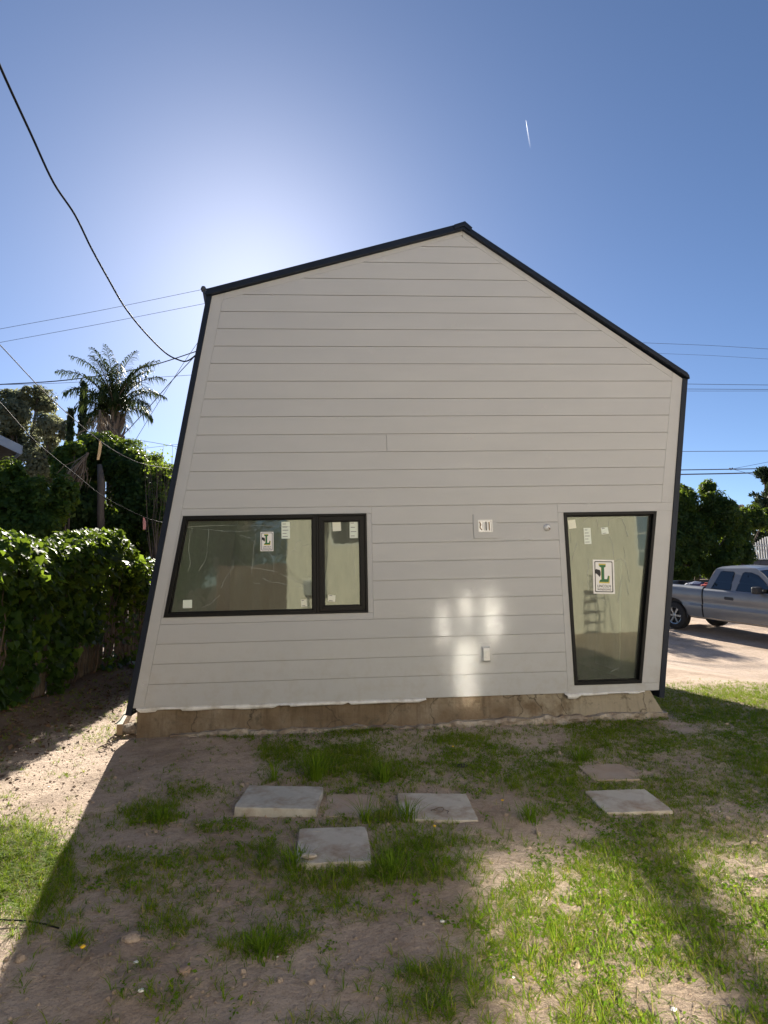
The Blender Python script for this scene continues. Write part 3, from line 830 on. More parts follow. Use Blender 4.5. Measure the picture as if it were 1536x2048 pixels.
# ---- foundation: stained stem wall, crusty footing ledge, torn flashing
def noisy_block(name, x0, x1, y0, y1, z0f, z1f, mat, amp, nxs=160, parent=house, flare=0.0, nz=8):
    """front face strip with relief between z0f(x) and z1f(x), with top and ends"""
    xs = np.linspace(x0, x1, nxs); V = []; F = []
    for i, x in enumerate(xs):
        za, zb = z0f(x), z1f(x)
        for j in range(nz + 1):
            t = j / nz; z = za + (zb - za) * t
            n = mnoise.fractal(Vector((x * 5, z * 9, 3.1)), 0.8, 2.0, 4) * amp
            fx = flare * smooth01(x, x1 - 0.35, x1) * (1 - t)
            V.append((x + float(fx), y0 - n - 0.5 * float(fx), z))
        V.append((x, y1, zb))
    m = nz + 2
    for i in range(nxs - 1):
        for j in range(m - 1):
            a = i * m + j; F.append((a, a + m, a + m + 1, a + 1))
    # ends
    for i in (0, nxs - 1):
        V.append((xs[i], y1, z0f(xs[i]))); e = len(V) - 1
        loop = [i * m + j for j in range(m)] + [e]
        F.append(tuple(loop))
    return MB().add(V, F).obj(name, mat, parent)
ztop = ZB - 0.004
FXR = W(1300, 1382)[0]
noisy_block('foundation', BL[0] + 0.03, FXR, 0.03, 0.16, lambda x: -0.08, lambda x: ztop + 0.03, M['found'], 0.012, 220, flare=0.17)
MB().box(BL[0] + 0.03, BL[0] + 0.19, 0.165, LEN, -0.1, ztop + 0.02).obj('foundation_return', M['found'], house)
MB().box(FXR - 0.16, FXR, 0.165, LEN, -0.1, ztop + 0.02).obj('foundation_return', M['found'], house)
M['footing'] = surf('crusty footing concrete', (0.46, 0.40, 0.33), 0.95, 0.3, 12, 1.0, 50, spec=0.15, dirt=(0.17, 0.115, 0.08), dirt_scale=6, dirt_fac=0.8, bdist=0.02)
def fz(x): return -0.015 + 0.085 * float(fbm(x * 3 + 40, 0.3, 1.6, 4)) + 0.03 * float(smooth01(x, 0.2, 2.0)) + 0.012 * float(vnoise(x, 3.3, 23))
noisy_block('footing', BL[0] + 0.35, FXR + 0.13, -0.03, 0.05, lambda x: -0.06, fz, M['footing'], 0.055, 420, nz=5)
def ribbon(name, px0, px1, drop, seed, parent=house, lip=0.0):
    x0, x1 = W(px0, 1400)[0], W(px1, 1390)[0]
    xs = np.linspace(x0, x1, 70); V = []; F = []
    for i, x in enumerate(xs):
        d = drop * (0.45 + 0.9 * float(fbm(x * 2.2 + seed, 0.1, 1.0, 3)))
        if float(vnoise(x, seed, 3.1)) > 0.72: d *= 0.55
        d *= float(smooth01(x, x0, x0 + .03)) * float(smooth01(-x, -x1, -x1 + .08)) * 0.7 + 0.3
        o = -0.004 - 0.016 * float(vnoise(x + seed, 2.0, 5.0)) - lip
        V += [(x, 0.008, ZB + 0.004), (x, o * .5 - .002, ZB - 0.006), (x, o, ZB - .006 - d * .6), (x, o + .008, ZB - .006 - d), (x, .026, ZB - .004)]
    for i in range(len(xs) - 1):
        for j in range(4):
            a = i * 5 + j; F.append((a, a + 5, a + 6, a + 1))
    return MB().add(V, F).obj(name, M['flash'], parent)
ribbon('flashing_strip', 273, 560, 0.040, 1.3)
ribbon('flashing_strip', 556, 700, 0.036, 4.3)
ribbon('flashing_strip', 696, 852, 0.032, 7.1)
ribbon('flashing_strip', 1130, 1165, 0.05, 2.2, lip=0.02)
ribbon('flashing_strip', 1160, 1290, 0.020, 9.2)

# ================================================================= PAVERS
def paver(px, z_top, thick, label, seed, dirty=0.0, mat='paver'):
    P = [Vector((*G(x, y, z_top), 0)) for x, y in px]            # TL, TR, BR, BL
    c = sum(P, Vector()) / 4
    dx = ((P[1] - P[0]) + (P[2] - P[3])) / 2; dy = ((P[0] - P[3]) + (P[1] - P[2])) / 2
    w, d = dx.length, dy.length
    a = math.atan2(dx.y, dx.x)
    skew = (dy.normalized().dot(dx.normalized())) * d * 0.6
    rr = random.Random(seed)
    n = 9; V = []; F = []
    edge = []
    for i in range(n): edge.append((-1 + 2 * i / n, -1))
    for i in range(n): edge.append((1, -1 + 2 * i / n))
    for i in range(n): edge.append((1 - 2 * i / n, 1))
    for i in range(n): edge.append((-1, 1 - 2 * i / n))
    m = len(edge)
    for k, (ins, z) in enumerate(((0.0, -thick), (0.0, -0.004), (0.003, 0.0), (0.05, 0.0005))):
        for (ex, ey) in edge:
            j = 0.0016 * rr.uniform(-1, 1)
            corner = rr.uniform(0, .006) if abs(ex) == 1 and abs(ey) == 1 else 0
            x = ex * (w / 2 - ins - corner) + j + skew * ey * .5; y = ey * (d / 2 - ins - corner) + j
            V.append((x, y, z + (0.001 * rr.uniform(-1, 1) if k else 0)))
    for k in range(3):
        for i in range(m):
            F.append((k * m + i, k * m + (i + 1) % m, (k + 1) * m + (i + 1) % m, (k + 1) * m + i))
    F.append(tuple(3 * m + i for i in range(m)))
    o = MB().add(V, F).obj('paver', M[mat])
    o.location = (c.x, c.y, z_top); o.rotation_euler = (0, 0, a)
    return tag(o, label, 'paver', 'concrete pavers in the yard')
M['paver_mossy'] = surf('pale paver', (0.52, 0.48, 0.41), 0.85, 0.12, 5, 0.5, 140, spec=0.2, dirt=(0.30, 0.22, 0.16), dirt_scale=4.0, dirt_fac=0.95)
M['paver_blue'] = surf('bluish paver', (0.47, 0.45, 0.40), 0.8, 0.18, 6, 0.6, 140, spec=0.25, dirt=(0.25, 0.19, 0.135), dirt_scale=5.0, dirt_fac=0.75)
M['paver_soil'] = surf('soil covered paver', (0.42, 0.32, 0.245), 0.9, 0.2, 5, 0.6, 90, spec=0.1, dirt=(0.33, 0.30, 0.26), dirt_scale=4.0, dirt_fac=0.5)
PAV = [([(497, 1571), (642, 1573), (640, 1618), (468, 1614)], .043, .056, 'thick bluish grey paver lying on top of the soil with its edge showing', 1, 'paver_blue'),
       ([(592, 1657), (730, 1653), (747, 1722), (598, 1726)], 0.034, .07, 'square grey paver with a chipped corner, grass grown round it', 2, 'paver'),
       ([(785, 1586), (930, 1588), (960, 1640), (812, 1638)], .012, .06, 'pale sunken paver with a rusty wire loop lying on it', 3, 'paver_mossy'),
       ([(1168, 1581), (1290, 1578), (1345, 1620), (1212, 1626)], .010, .06, 'flat paver half pale concrete, half covered with soil', 4, 'paver_mossy'),
       ([(1160, 1530), (1235, 1528), (1290, 1558), (1180, 1560)], .007, .05, 'paver almost wholly covered by reddish soil beside the lawn', 5, 'paver_soil'),
       ([(652, 1588), (752, 1590), (768, 1634), (648, 1632)], .008, .05, 'paver buried under reddish soil between the thick one and the sunken one', 6, 'paver_soil')]
PAV_OBJ = [paver(p, z, t, l, s, mat=m) for p, z, t, l, s, m in PAV]
# chipped piece at the corner of the second paver
def rock(name, loc, r, mat, seed, label=None, cat='stone', group=None, flat=0.6, rz=0.0):
    bm = bmesh.new(); bmesh.ops.create_icosphere(bm, subdivisions=2, radius=1)
    for v in bm.verts:
        n = 1 + 0.35 * mnoise.noise(Vector(v.co) * 1.3 + Vector((seed * 7.1, seed, 0))) + 0.12 * mnoise.noise(Vector(v.co) * 3.5 + Vector((seed, 0, 3)))
        v.co = Vector((v.co.x * r * n * 1.2, v.co.y * r * n, v.co.z * r * n * flat))
    me = bpy.data.meshes.new(name); bm.to_mesh(me); bm.free(); me.materials.append(mat)
    o = link(bpy.data.objects.new(name, me)); o.location = loc; o.rotation_euler = (0, 0, rz)
    return tag(o, label, cat, group)
x, y = G(618, 1718, .03)
rock('concrete_chip', (x, y, .045), .028, M['paver_mossy'], 3, 'broken concrete chip on the corner of the square grey paver', 'chip', flat=.4)

# ================================================================= GRASS (density sampled over the yard)
DIRT = [(160, 1560, 230, 70, 1.0), (330, 1500, 160, 34, 1.0), (430, 1530, 90, 40, .9), (420, 1625, 50, 22, .8), (560, 1640, 60, 18, .7), (700, 1610, 55, 22, 1.0), (300, 1690, 130, 30, .7),
        (120, 1800, 60, 60, .3), (80, 1985, 120, 80, .95), (200, 1910, 90, 40, .6), (640, 1990, 170, 55, 1.0), (560, 1960, 120, 40, 1.0), (760, 1900, 130, 60, .9), (860, 1890, 110, 40, .8), (500, 1800, 130, 40, .4),
        (1060, 1484, 100, 14, .7), (1015, 1612, 75, 24, .9), (1105, 1665, 90, 30, .9), (1010, 1660, 60, 30, .6), (1225, 1545, 75, 18, 1.0), (1255, 1605, 60, 20, .4), (1340, 2000, 130, 60, .8), (1120, 1800, 70, 30, .55),
        (1010, 1745, 50, 30, .5), (1460, 1990, 110, 40, .5), (740, 1790, 60, 30, .5), (860, 1600, 90, 24, .9), (560, 1594, 90, 26, 1), (670, 1690, 70, 30, .97), (1270, 1720, 40, 14, .4), (1130, 1745, 30, 60, .5), (1400, 1800, 60, 18, .45), (1080, 1900, 30, 40, .4),
        (960, 2030, 60, 30, .7), (1150, 1965, 60, 25, .5), (1480, 1720, 60, 15, .4), (400, 1760, 60, 25, .3)]
GRASS = [(40, 1770, 120, 120, 1.0, 1.0), (600, 1468, 210, 12, .9, .8), (650, 1512, 130, 42, .95, 1.1), (770, 1545, 60, 18, .9, 1.2), (300, 1625, 62, 34, .95, .9), (345, 1582, 85, 22, .7, .7), (440, 1655, 62, 16, .8, .7),
         (312, 1556, 30, 8, .7, .6), (345, 1545, 22, 6, .6, .6), (225, 1722, 45, 24, .85, .8), (420, 1705, 150, 26, .6, .7), (330, 1760, 150, 50, .55, .7), (340, 1850, 75, 42, .75, .7), (560, 1720, 60, 44, .95, 1.2), (690, 1752, 160, 34, .95, 1.2), (840, 1720, 120, 60, .9, 1.0),
         (530, 1895, 105, 30, .95, .9), (620, 1868, 50, 18, .7, .8), (150, 1886, 28, 13, .8, .8), (72, 1918, 22, 14, .7, .8), (285, 1975, 70, 40, .6, .8), (340, 2005, 40, 26, .7, .8), (870, 1985, 130, 70, .95, 1.0), (900, 1510, 160, 45, .8, .9),
         (1060, 1545, 90, 40, .8, .9), (960, 1580, 60, 30, .6, .8), (820, 1620, 40, 22, .8, 1.3), (760, 1640, 40, 14, .8, 1.2), (1330, 1600, 260, 140, 1.0, .55), (1400, 1480, 240, 70, 1.0, .5), (1200, 1500, 120, 40, .8, .6), (1060, 1620, 60, 16, .6, 1.0), (1010, 1680, 60, 14, .5, 1.0),
         (950, 1850, 80, 80, .9, .9), (1050, 1900, 150, 60, .8, .9), (1250, 1800, 280, 110, .85, .75), (1400, 1900, 200, 80, .8, .75), (1200, 1960, 150, 60, .75, .8), (1460, 1690, 120, 60, .9, .6), (1130, 1690, 70, 30, .7, .9), (700, 1580, 20, 10, .6, .8), (740, 1558, 30, 10, .7, .9), (470, 1800, 60, 25, .5, .6), (420, 2035, 30, 14, .7, .8), (410, 1790, 120, 50, .6, .5), (610, 1800, 120, 36, .6, .6), (1060, 1510, 110, 14, .5, .8)]
def density(px, py):
    d = np.where(px > 1130, 0.8, np.where(px > 520, 0.3, 0.09)).astype(float)
    h = np.full_like(d, 0.75)
    for cx, cy, rx, ry, a, hh in GRASS:
        g = a * np.clip(1.35 - ((px - cx) / rx) ** 2 - ((py - cy) / ry) ** 2, 0, 1)
        h = np.where(g > d, hh, h); d = np.maximum(d, g)
    for cx, cy, rx, ry, a in DIRT:
        g = a * np.clip(1.5 - 1.2 * (((px - cx) / rx) ** 2 + ((py - cy) / ry) ** 2), 0, 1)
        d = d * (1 - g)
    return d, h
def blades(rng, base, az, length, lean, width, bend=1.0, seg=3):
    """curved tapering blades as triangle strips: (V, F, count per blade)"""
    n = len(base)
    side = np.stack([-np.sin(az), np.cos(az), np.zeros(n)], 1)
    out = np.stack([np.cos(az), np.sin(az), np.zeros(n)], 1)
    V = []
    for s in range(seg):
        t = s / seg
        p = base + out * (lean * length * (t ** (1 + bend)))[:, None] + np.array([0, 0, 1]) * (length * t * (1 - 0.35 * lean * t))[:, None]
        w = (width * (1 - 0.55 * t))[:, None] * 0.5
        V += [p - side * w, p + side * w]
    tip = base + out * (lean * length)[:, None] + np.array([0, 0, 1]) * (length * (1 - 0.35 * lean) * np.where(lean > .9, .8, 1))[:, None]
    V.append(tip)
    V = np.stack(V, 1)
    m = V.shape[1]
    f = []
    for s in range(seg - 1):
        a = 2 * s; f += [(a, a + 1, a + 3), (a, a + 3, a + 2)]
    a = 2 * (seg - 1); f.append((a, a + 1, a + 2))
    F = (np.array(f)[None] + (np.arange(n) * m)[:, None, None]).reshape(-1, 3)
    return V.reshape(-1, 3), F, m
M['grass'] = leaf_mat('grass blades', [(0.0, (0.060, 0.130, 0.012)), (0.4, (0.130, 0.225, 0.018)), (0.7, (0.215, 0.290, 0.022)), (0.88, (0.30, 0.31, 0.035)), (1.0, (0.36, 0.29, 0.13))], 0.45, 0.6, (0.34, 0.44, 0.015, 1), 0.08, 0.4)
def grow_grass():
    rng = np.random.default_rng(21)
    bases, azs, lens, leans, wids, tints = [], [], [], [], [], []
    # tufts over the visible yard
    nt_ = 300000
    x = rng.uniform(-4.2, 6.5, nt_); y = rng.uniform(-4.4, 3.2, nt_)
    px, py, dep = project(np.stack([x, y, np.zeros(nt_)], 1))
    ok = (dep > 0.5) & (px > -120) & (px < 1660) & (py < 2180)
    d, h = density(px, py)
    nz = fbm(x, y, 2.7, 4); nz2 = fbm(x + 31, y, 11, 2)
    d = np.clip(d * (0.25 + 1.5 * np.clip((nz - 0.30) / 0.25, 0, 1)), 0, 1.3) * (0.45 + 1.1 * nz2)
    d = np.maximum(d, 0.10 * (fbm(x + 71, y + 13, 6.0, 3) > .60))
    inside = ((x > BL[0] - .05) & (x < BR[0] + 0.12) & (y > -0.05) & (y < LEN + .2)) | (x < -3.3)
    # driveway side: thin, short grass
    far = smooth01(y, 0.9, 2.0)
    d = np.where((x > 3.0) & (y > 0.3), 0.85 * (1 - far) * (0.4 + nz), d)
    pick = ok & ~inside & (rng.random(nt_) < d * 0.62)
    for o in PAV_OBJ[:4]:
        M4 = o.rotation_euler.z; cx, cy = o.location.x, o.location.y
        lx = (x - cx) * math.cos(M4) + (y - cy) * math.sin(M4); ly = -(x - cx) * math.sin(M4) + (y - cy) * math.cos(M4)
        pick &= ~((np.abs(lx) < o.dimensions.x / 2 - .004) & (np.abs(ly) < o.dimensions.y / 2 - .004))
    x, y, h, nz, d = x[pick], y[pick], h[pick], nz[pick], d[pick]
    z = gz(x, y)
    nb = rng.integers(4, 9, len(x))
    idx = np.repeat(np.arange(len(x)), nb); n = len(idx)
    az = rng.uniform(0, 2 * np.pi, n)
    r = rng.uniform(0, 0.012, n)
    base = np.stack([x[idx] + r * np.cos(az), y[idx] + r * np.sin(az), z[idx] - 0.004], 1)
    hh = h[idx] * (0.55 + 0.9 * np.repeat(rng.random(len(x)), nb))
    length = hh * rng.uniform(0.02, 0.066, n)
    lean = rng.uniform(0.4, 1.5, n)
    width = rng.uniform(0.0022, 0.0042, n)
    tint = np.clip(np.repeat(rng.normal(0.5, 0.17, len(x)), nb) + rng.normal(0, 0.1, n) + (nz[idx] - .5) * 0.3, 0, 0.92)
    dry = rng.random(n) < 0.08; tint[dry] = 1.0
    V, F, m = blades(rng, base, az, length, lean, width)
    o = np_mesh('grass', V, F, M['grass'], tint=np.repeat(tint, m))
    return tag(o, 'short patchy grass growing through the bare soil', 'grass', kind='stuff')
grow_grass()
# low broad-leaved weeds between the grass
def grow_weeds():
    rng = np.random.default_rng(5)
    n0 = 30000
    x = rng.uniform(-3.2, 5, n0); y = rng.uniform(-4.2, 0.1, n0)
    px, py, dep = project(np.stack([x, y, np.zeros(n0)], 1)); d, h = density(px, py)
    pick = (dep > .5) & (rng.random(n0) < d * 0.35 * (fbm(x + 9, y + 4, 2.2, 3) > .44)) & ~((x > BL[0] - .05) & (x < BR[0] + .12) & (y > -.06))
    for o in PAV_OBJ[:4]: pick &= (np.hypot(x - o.location.x, y - o.location.y) > 0.3)
    x, y = x[pick], y[pick]
    k = 9; idx = np.repeat(np.arange(len(x)), k); n = len(idx)
    a = rng.uniform(0, 2 * np.pi, n); r = rng.uniform(0.004, 0.045, n)
    P = np.stack([x[idx] + r * np.cos(a), y[idx] + r * np.sin(a), 0 * r], 1); P[:, 2] = gz(P[:, 0], P[:, 1]) + rng.uniform(.004, .022, n)
    up = np.stack([.5 * np.cos(a), .5 * np.sin(a), np.ones(n)], 1)
    V, F = scatter(*LEAF, P, rand_rot(n, rng, up, .35), rng.uniform(.010, .024, n))
    o = np_mesh('weeds', V, F, M['grass'], tint=np.repeat(np.clip(rng.normal(.3, .14, n), 0, .8), len(LEAF[0])))
    tag(o, 'low broad-leaved weeds spread among the grass', 'weeds', kind='stuff')
grow_weeds()
# fallen straw, twigs and crumbs of soil
M['straw'] = surf('dry straw', (0.34, 0.26, 0.15), 0.8, 0.3, 20, 0)
def litter():
    rng = np.random.default_rng(9); n = 3600
    x = rng.uniform(-3.2, 4.5, n); y = rng.uniform(-4.2, -0.02, n); a = rng.uniform(0, 6.28, n); L = rng.uniform(.015, .08, n); w = rng.uniform(.0008, .002, n)
    V = []; F = []
    for i in range(n):
        dx, dy = math.cos(a[i]) * L[i] / 2, math.sin(a[i]) * L[i] / 2; sx, sy = -math.sin(a[i]) * w[i], math.cos(a[i]) * w[i]
        z0 = float(gz(x[i], y[i])) + .006; b = len(V)
        V += [(x[i] - dx - sx, y[i] - dy - sy, z0), (x[i] - dx + sx, y[i] - dy + sy, z0), (x[i] + dx + sx, y[i] + dy + sy, z0 + .003), (x[i] + dx - sx, y[i] + dy - sy, z0 + .003)]
        F.append((b, b + 1, b + 2, b + 3))
    o = np_mesh('straw_litter', V, F, M['straw']); tag(o, 'dry straw and twig bits strewn over the soil', 'litter', kind='stuff')
    m = 22000
    x = rng.uniform(-3.4, 4.5, m); y = rng.uniform(-4.3, 1.0, m)
    keep = ~((x > BL[0] - .02) & (x < BR[0] + .1) & (y > -.07)); x, y = x[keep], y[keep]; m = len(x)
    P = np.stack([x, y, gz(x, y) + .002], 1)
    oct_ = ([(1, 0, 0), (0, 1, 0), (-1, 0, 0), (0, -1, 0), (0, 0, .8), (0, 0, -.8)], [(0, 1, 4), (1, 2, 4), (2, 3, 4), (3, 0, 4), (1, 0, 5), (2, 1, 5), (3, 2, 5), (0, 3, 5)])
    V, F = scatter(*oct_, P, rand_rot(m, rng), np.exp(rng.normal(-5.6, .55, m)))
    o = np_mesh('soil_crumbs', V, F, M['soil']); tag(o, 'loose crumbs and small clods of brown soil', 'soil', kind='stuff')
litter()

def tuft(px, py, n, length, spread, label, seed, wide=0.006, tintmean=.38, name='grass_tuft'):
    rng = np.random.default_rng(seed)
    x, y = G(px, py, 0.0); z = gzf(x, y)
    az = rng.uniform(0, 2 * np.pi, n); r = rng.uniform(0, spread * .35, n)
    base = np.stack([r * np.cos(az), r * np.sin(az), np.zeros(n) - .006], 1)
    V, F, m = blades(rng, base, az + rng.normal(0, .4, n), length * rng.uniform(.5, 1.1, n), rng.uniform(.15, .95, n), wide * rng.uniform(.6, 1.2, n), 1.0, 4)
    o = np_mesh(name, V, F, M['grass'], tint=np.repeat(np.clip(rng.normal(tintmean, .12, n), 0, .95), m))
    o.location = (x, y, z)
    return tag(o, label, 'grass tuft', 'tall grass tufts')
tuft(632, 1556, 150, .24, .26, 'tallest bushy grass tuft just behind the thick bluish paver', 1)
tuft(547, 1562, 40, .17, .10, 'slim upright grass tuft behind the far corner of the thick bluish paver', 2)
tuft(768, 1562, 110, .15, .18, 'rounded grass tuft between the foundation and the sunken pale paver', 3)
tuft(1158, 1522, 60, .15, .14, 'spiky grass tuft beside the soil covered paver', 4)
tuft(815, 1640, 90, .14, .16, 'grass tuft overlapping the edge of the sunken pale paver', 5)
tuft(730, 1645, 30, .19, .10, 'thin tuft with one tall seed stalk between two pavers', 6)
tuft(590, 1735, 120, .11, .2, 'grass tuft crowding the chipped corner of the square paver', 7)
tuft(790, 1752, 160, .11, .3, 'wide grass tuft on the lawn side of the square paver', 8)
tuft(320, 1640, 120, .10, .2, 'dense round grass clump alone on the bare soil', 9)
tuft(1060, 1640, 70, .13, .2, 'dark grass tuft in the bare patch past the sunken pale paver', 10)
tuft(520, 1910, 140, .085, .24, 'bright grass clump at the rim of the wide bare patch', 11)
tuft(150, 1890, 50, .07, .10, 'small star-shaped grass tuft on the open soil', 12)

# stones, scraps and flowers
M['stone'] = surf('tan stone', (0.25, 0.18, 0.135), 0.9, 0.2, 14, 0.6, 60)
M['whitebit'] = surf('white scrap', (0.75, 0.74, 0.70), 0.6, 0.1, 14, 0.2)
M['yellow'] = surf('yellow petals', (0.75, 0.45, 0.02), 0.6, 0.1, 14, 0.0)
def on_ground(px, py, up=0.0): x, y = G(px, py); return (x, y, gzf(x, y) + up)
rock('stone', on_ground(368, 1944, .004), .022, M['stone'], 5, 'flat tan stone, the largest loose one on the soil', 'stone')
rock('stone', on_ground(262, 1888, .004), .030, M['soil'], 11, 'brown clod of earth half sunk beside the weeds', 'clod')
rock('stone', on_ground(172, 1774, .004), .012, M['stone'], 12, 'small pinkish pebble near the sunlit grass', 'pebble')
SCRAPS = ['white plaster scrap near the brown clod', 'flat white scrap below the tan stone', 'round white plaster lump at the edge of the bare patch', 'tiny white scrap in the grass past the square paver', 'tiny white crumb beside the near grass clump', 'white pebble on the bare soil under the wide lawn', 'white plaster lump against the footing', 'tiny white crumb on bare soil by the lone grass clump', 'white crumb on bare soil beside the small grass tufts', 'white scrap on the sunlit strip of soil', 'white crumb lying by the edge of the square paver', 'white crumb on the dark lawn', 'white crumb at the rim of the bright grass clump']
for i, (px, py) in enumerate([(272, 1926), (283, 1987), (885, 1848), (1243, 1806), (1027, 1958), (1348, 2021), (685, 1467), (219, 1562), (277, 1557), (97, 1574), (630, 1700), (1440, 1625), (555, 1918)]):
    rock('white_scrap', on_ground(px, py, .006), [.013, .016, .013, .009, .008, .014, .012, .007, .006, .010, .007, .007, .006][i] * .6, M['whitebit'], 20 + i, SCRAPS[i], 'scrap', 'white plaster scraps', .5)
for i, (px, py) in enumerate([(868, 1668), (162, 1924), (1004, 1612), (905, 1502)]):
    x, y, z = on_ground(px, py)
    f = empty('dandelion', (x, y, z), ['yellow flower below the sunken pale paver', 'yellow flower near the brown clod', 'yellow flower on the bare patch past the sunken pale paver', 'yellow flower in the grass near the black scrap'][i], 'flower', 'yellow flowers in the yard')
    MB().tube([(0, 0, 0), (.003, 0, .02), (.004, .001, .035)], .0012, 5).obj('stalk', M['grass'], f)
    MB().lathe([(0, .006), (.006, .005), (.010, .001), (.006, -.003), (0, -.004)], (.004, .001, .037), 'z', 9).obj('flower_head', M['yellow'], f)
rock('black_scrap', on_ground(925, 1535, .010), .035, M['rubber'], 41, 'crumpled black scrap in the grass near the foundation', 'scrap', flat=.3)
x, y = G(875, 1618, .03)
ml = MB(); ml.tube([(x + .035 * math.cos(t) * (1 + .15 * math.sin(3 * t)), y + .024 * math.sin(t), .026 + .006 * math.sin(2 * t)) for t in np.linspace(0, 6.6, 22)], .0025, 6)
ml.tube([(x + .035, y, .026), (x + .06, y - .03, .026), (x + .05, y - .05, .024)], .0022, 6)
tag(ml.obj('wire_loop', M['bark']), 'rusty wire loop on the pale sunken paver', 'wire')
# thin black cable coming in over the sunlit grass
pts = [Vector((*G(px, py, .03), 0)) for px, py in ((-60, 1832), (0, 1838), (50, 1840), (90, 1842), (118, 1846))]
for i, p in enumerate(pts): p.z = gzf(p.x, p.y) + (.02, .02, .015, .01, .004)[i]
tag(MB().tube(pts, .0032, 7).obj('garden_hose', M['cable']), 'thin black hose ending on the soil beside the sunlit grass', 'hose')
# debris at the left foot of the house
def plank(name, a, b, w, t, mat, label, cat='plank'):
    a, b = Vector(a), Vector(b); d = (b - a).normalized(); s = d.cross(Vector((0, 0, 1))).normalized(); u = s.cross(d)
    V = []
    for p in (a, b):
        for (i, j) in ((-1, -1), (1, -1), (1, 1), (-1, 1)): V.append(p + s * i * w / 2 + u * j * t / 2)
    return tag(MB().add(V, [(3, 2, 1, 0), (4, 5, 6, 7), (0, 1, 5, 4), (1, 2, 6, 5), (2, 3, 7, 6), (3, 0, 4, 7)]).obj(name, mat, bevel=.004), label, cat)
x0, y0 = G(243, 1476); x1, y1 = G(262, 1440)
plank('broken_plank', (x0 - .02, y0, .07), (x1 - .01, y1 + .1, .15), .05, .10, M['wood'], 'broken weathered plank propped at the leaning corner of the house')
rock('concrete_chunk', (x0 + .05, y0 + .12, .05), .085, M['footing'], 61, 'rough concrete chunk by the leaning corner of the house', 'chunk')
M['teal'] = surf('teal wire', (0.18, 0.33, 0.30), 0.5, 0.1, 9, 0)
tag(MB().tube([At(268, 1421, .05), At(255, 1427, .02), At(247, 1430, 0), At(240, 1441, -.03), At(233, 1447, -.05)], .006, 6).obj('cut_wire', M['teal']), 'cut teal wire sticking out under the leaning side wall', 'wire')
for i in range(7):
    t = i / 6
    px, py = 205 + 40 * t + random.uniform(-8, 8), 1500 - 28 * t
    x, y, z = on_ground(px, py, .02)
    a = random.uniform(0, 3.1)
    tag(MB().tube([(x - .05 * math.cos(a), y - .05 * math.sin(a), z), (x, y, z + .015), (x + .06 * math.cos(a), y + .06 * math.sin(a), z - .01)], [.006, .007, .003], 6).obj('twig', M['bark']), 'broken dark twig on the sunlit strip of soil', 'twig', 'twigs by the house corner')

# ================================================================= FENCE AND IVY
FX = -3.50
fence = empty('cane_fence', (FX, 0, 0), 'old cane fence overgrown with ivy', 'fence')
cm = MB(); cm.tube([(0, 0, 0), (.002, .001, .5), (-.002, 0, 1.0), (.001, 0, 1.5)], [.013, .0125, .012, .011], 6)
cane0 = cm.obj('cane', M['cane'], fence)
rc = random.Random(4)
ys = np.arange(-4.6, 6.0, 0.0365)
for i, yy in enumerate(ys[:290]):
    o = cane0 if i == 0 else link(bpy.data.objects.new('cane', cane0.data), fence)
    o.location = (rc.uniform(-.012, .012), float(yy) + rc.uniform(-.006, .006), .02); o.rotation_euler = (rc.uniform(-.015, .015), rc.uniform(-.015, .015), rc.uniform(0, 6))
    o.scale = (rc.uniform(.7, 1.15),) * 2 + (rc.uniform(.95, 1.06),)
for yy in (-4.5, -2.2, .1, 2.4, 4.7, 5.95):
    MB().box(-.085, -.02, yy - .03, yy + .03, -.1, 1.62).obj('post', M['wood'], fence)
for zz in (.35, 1.25):
    MB().box(-.055, -.0195, -4.6, 6.0, zz, zz + .05).obj('rail', M['wood'], fence)

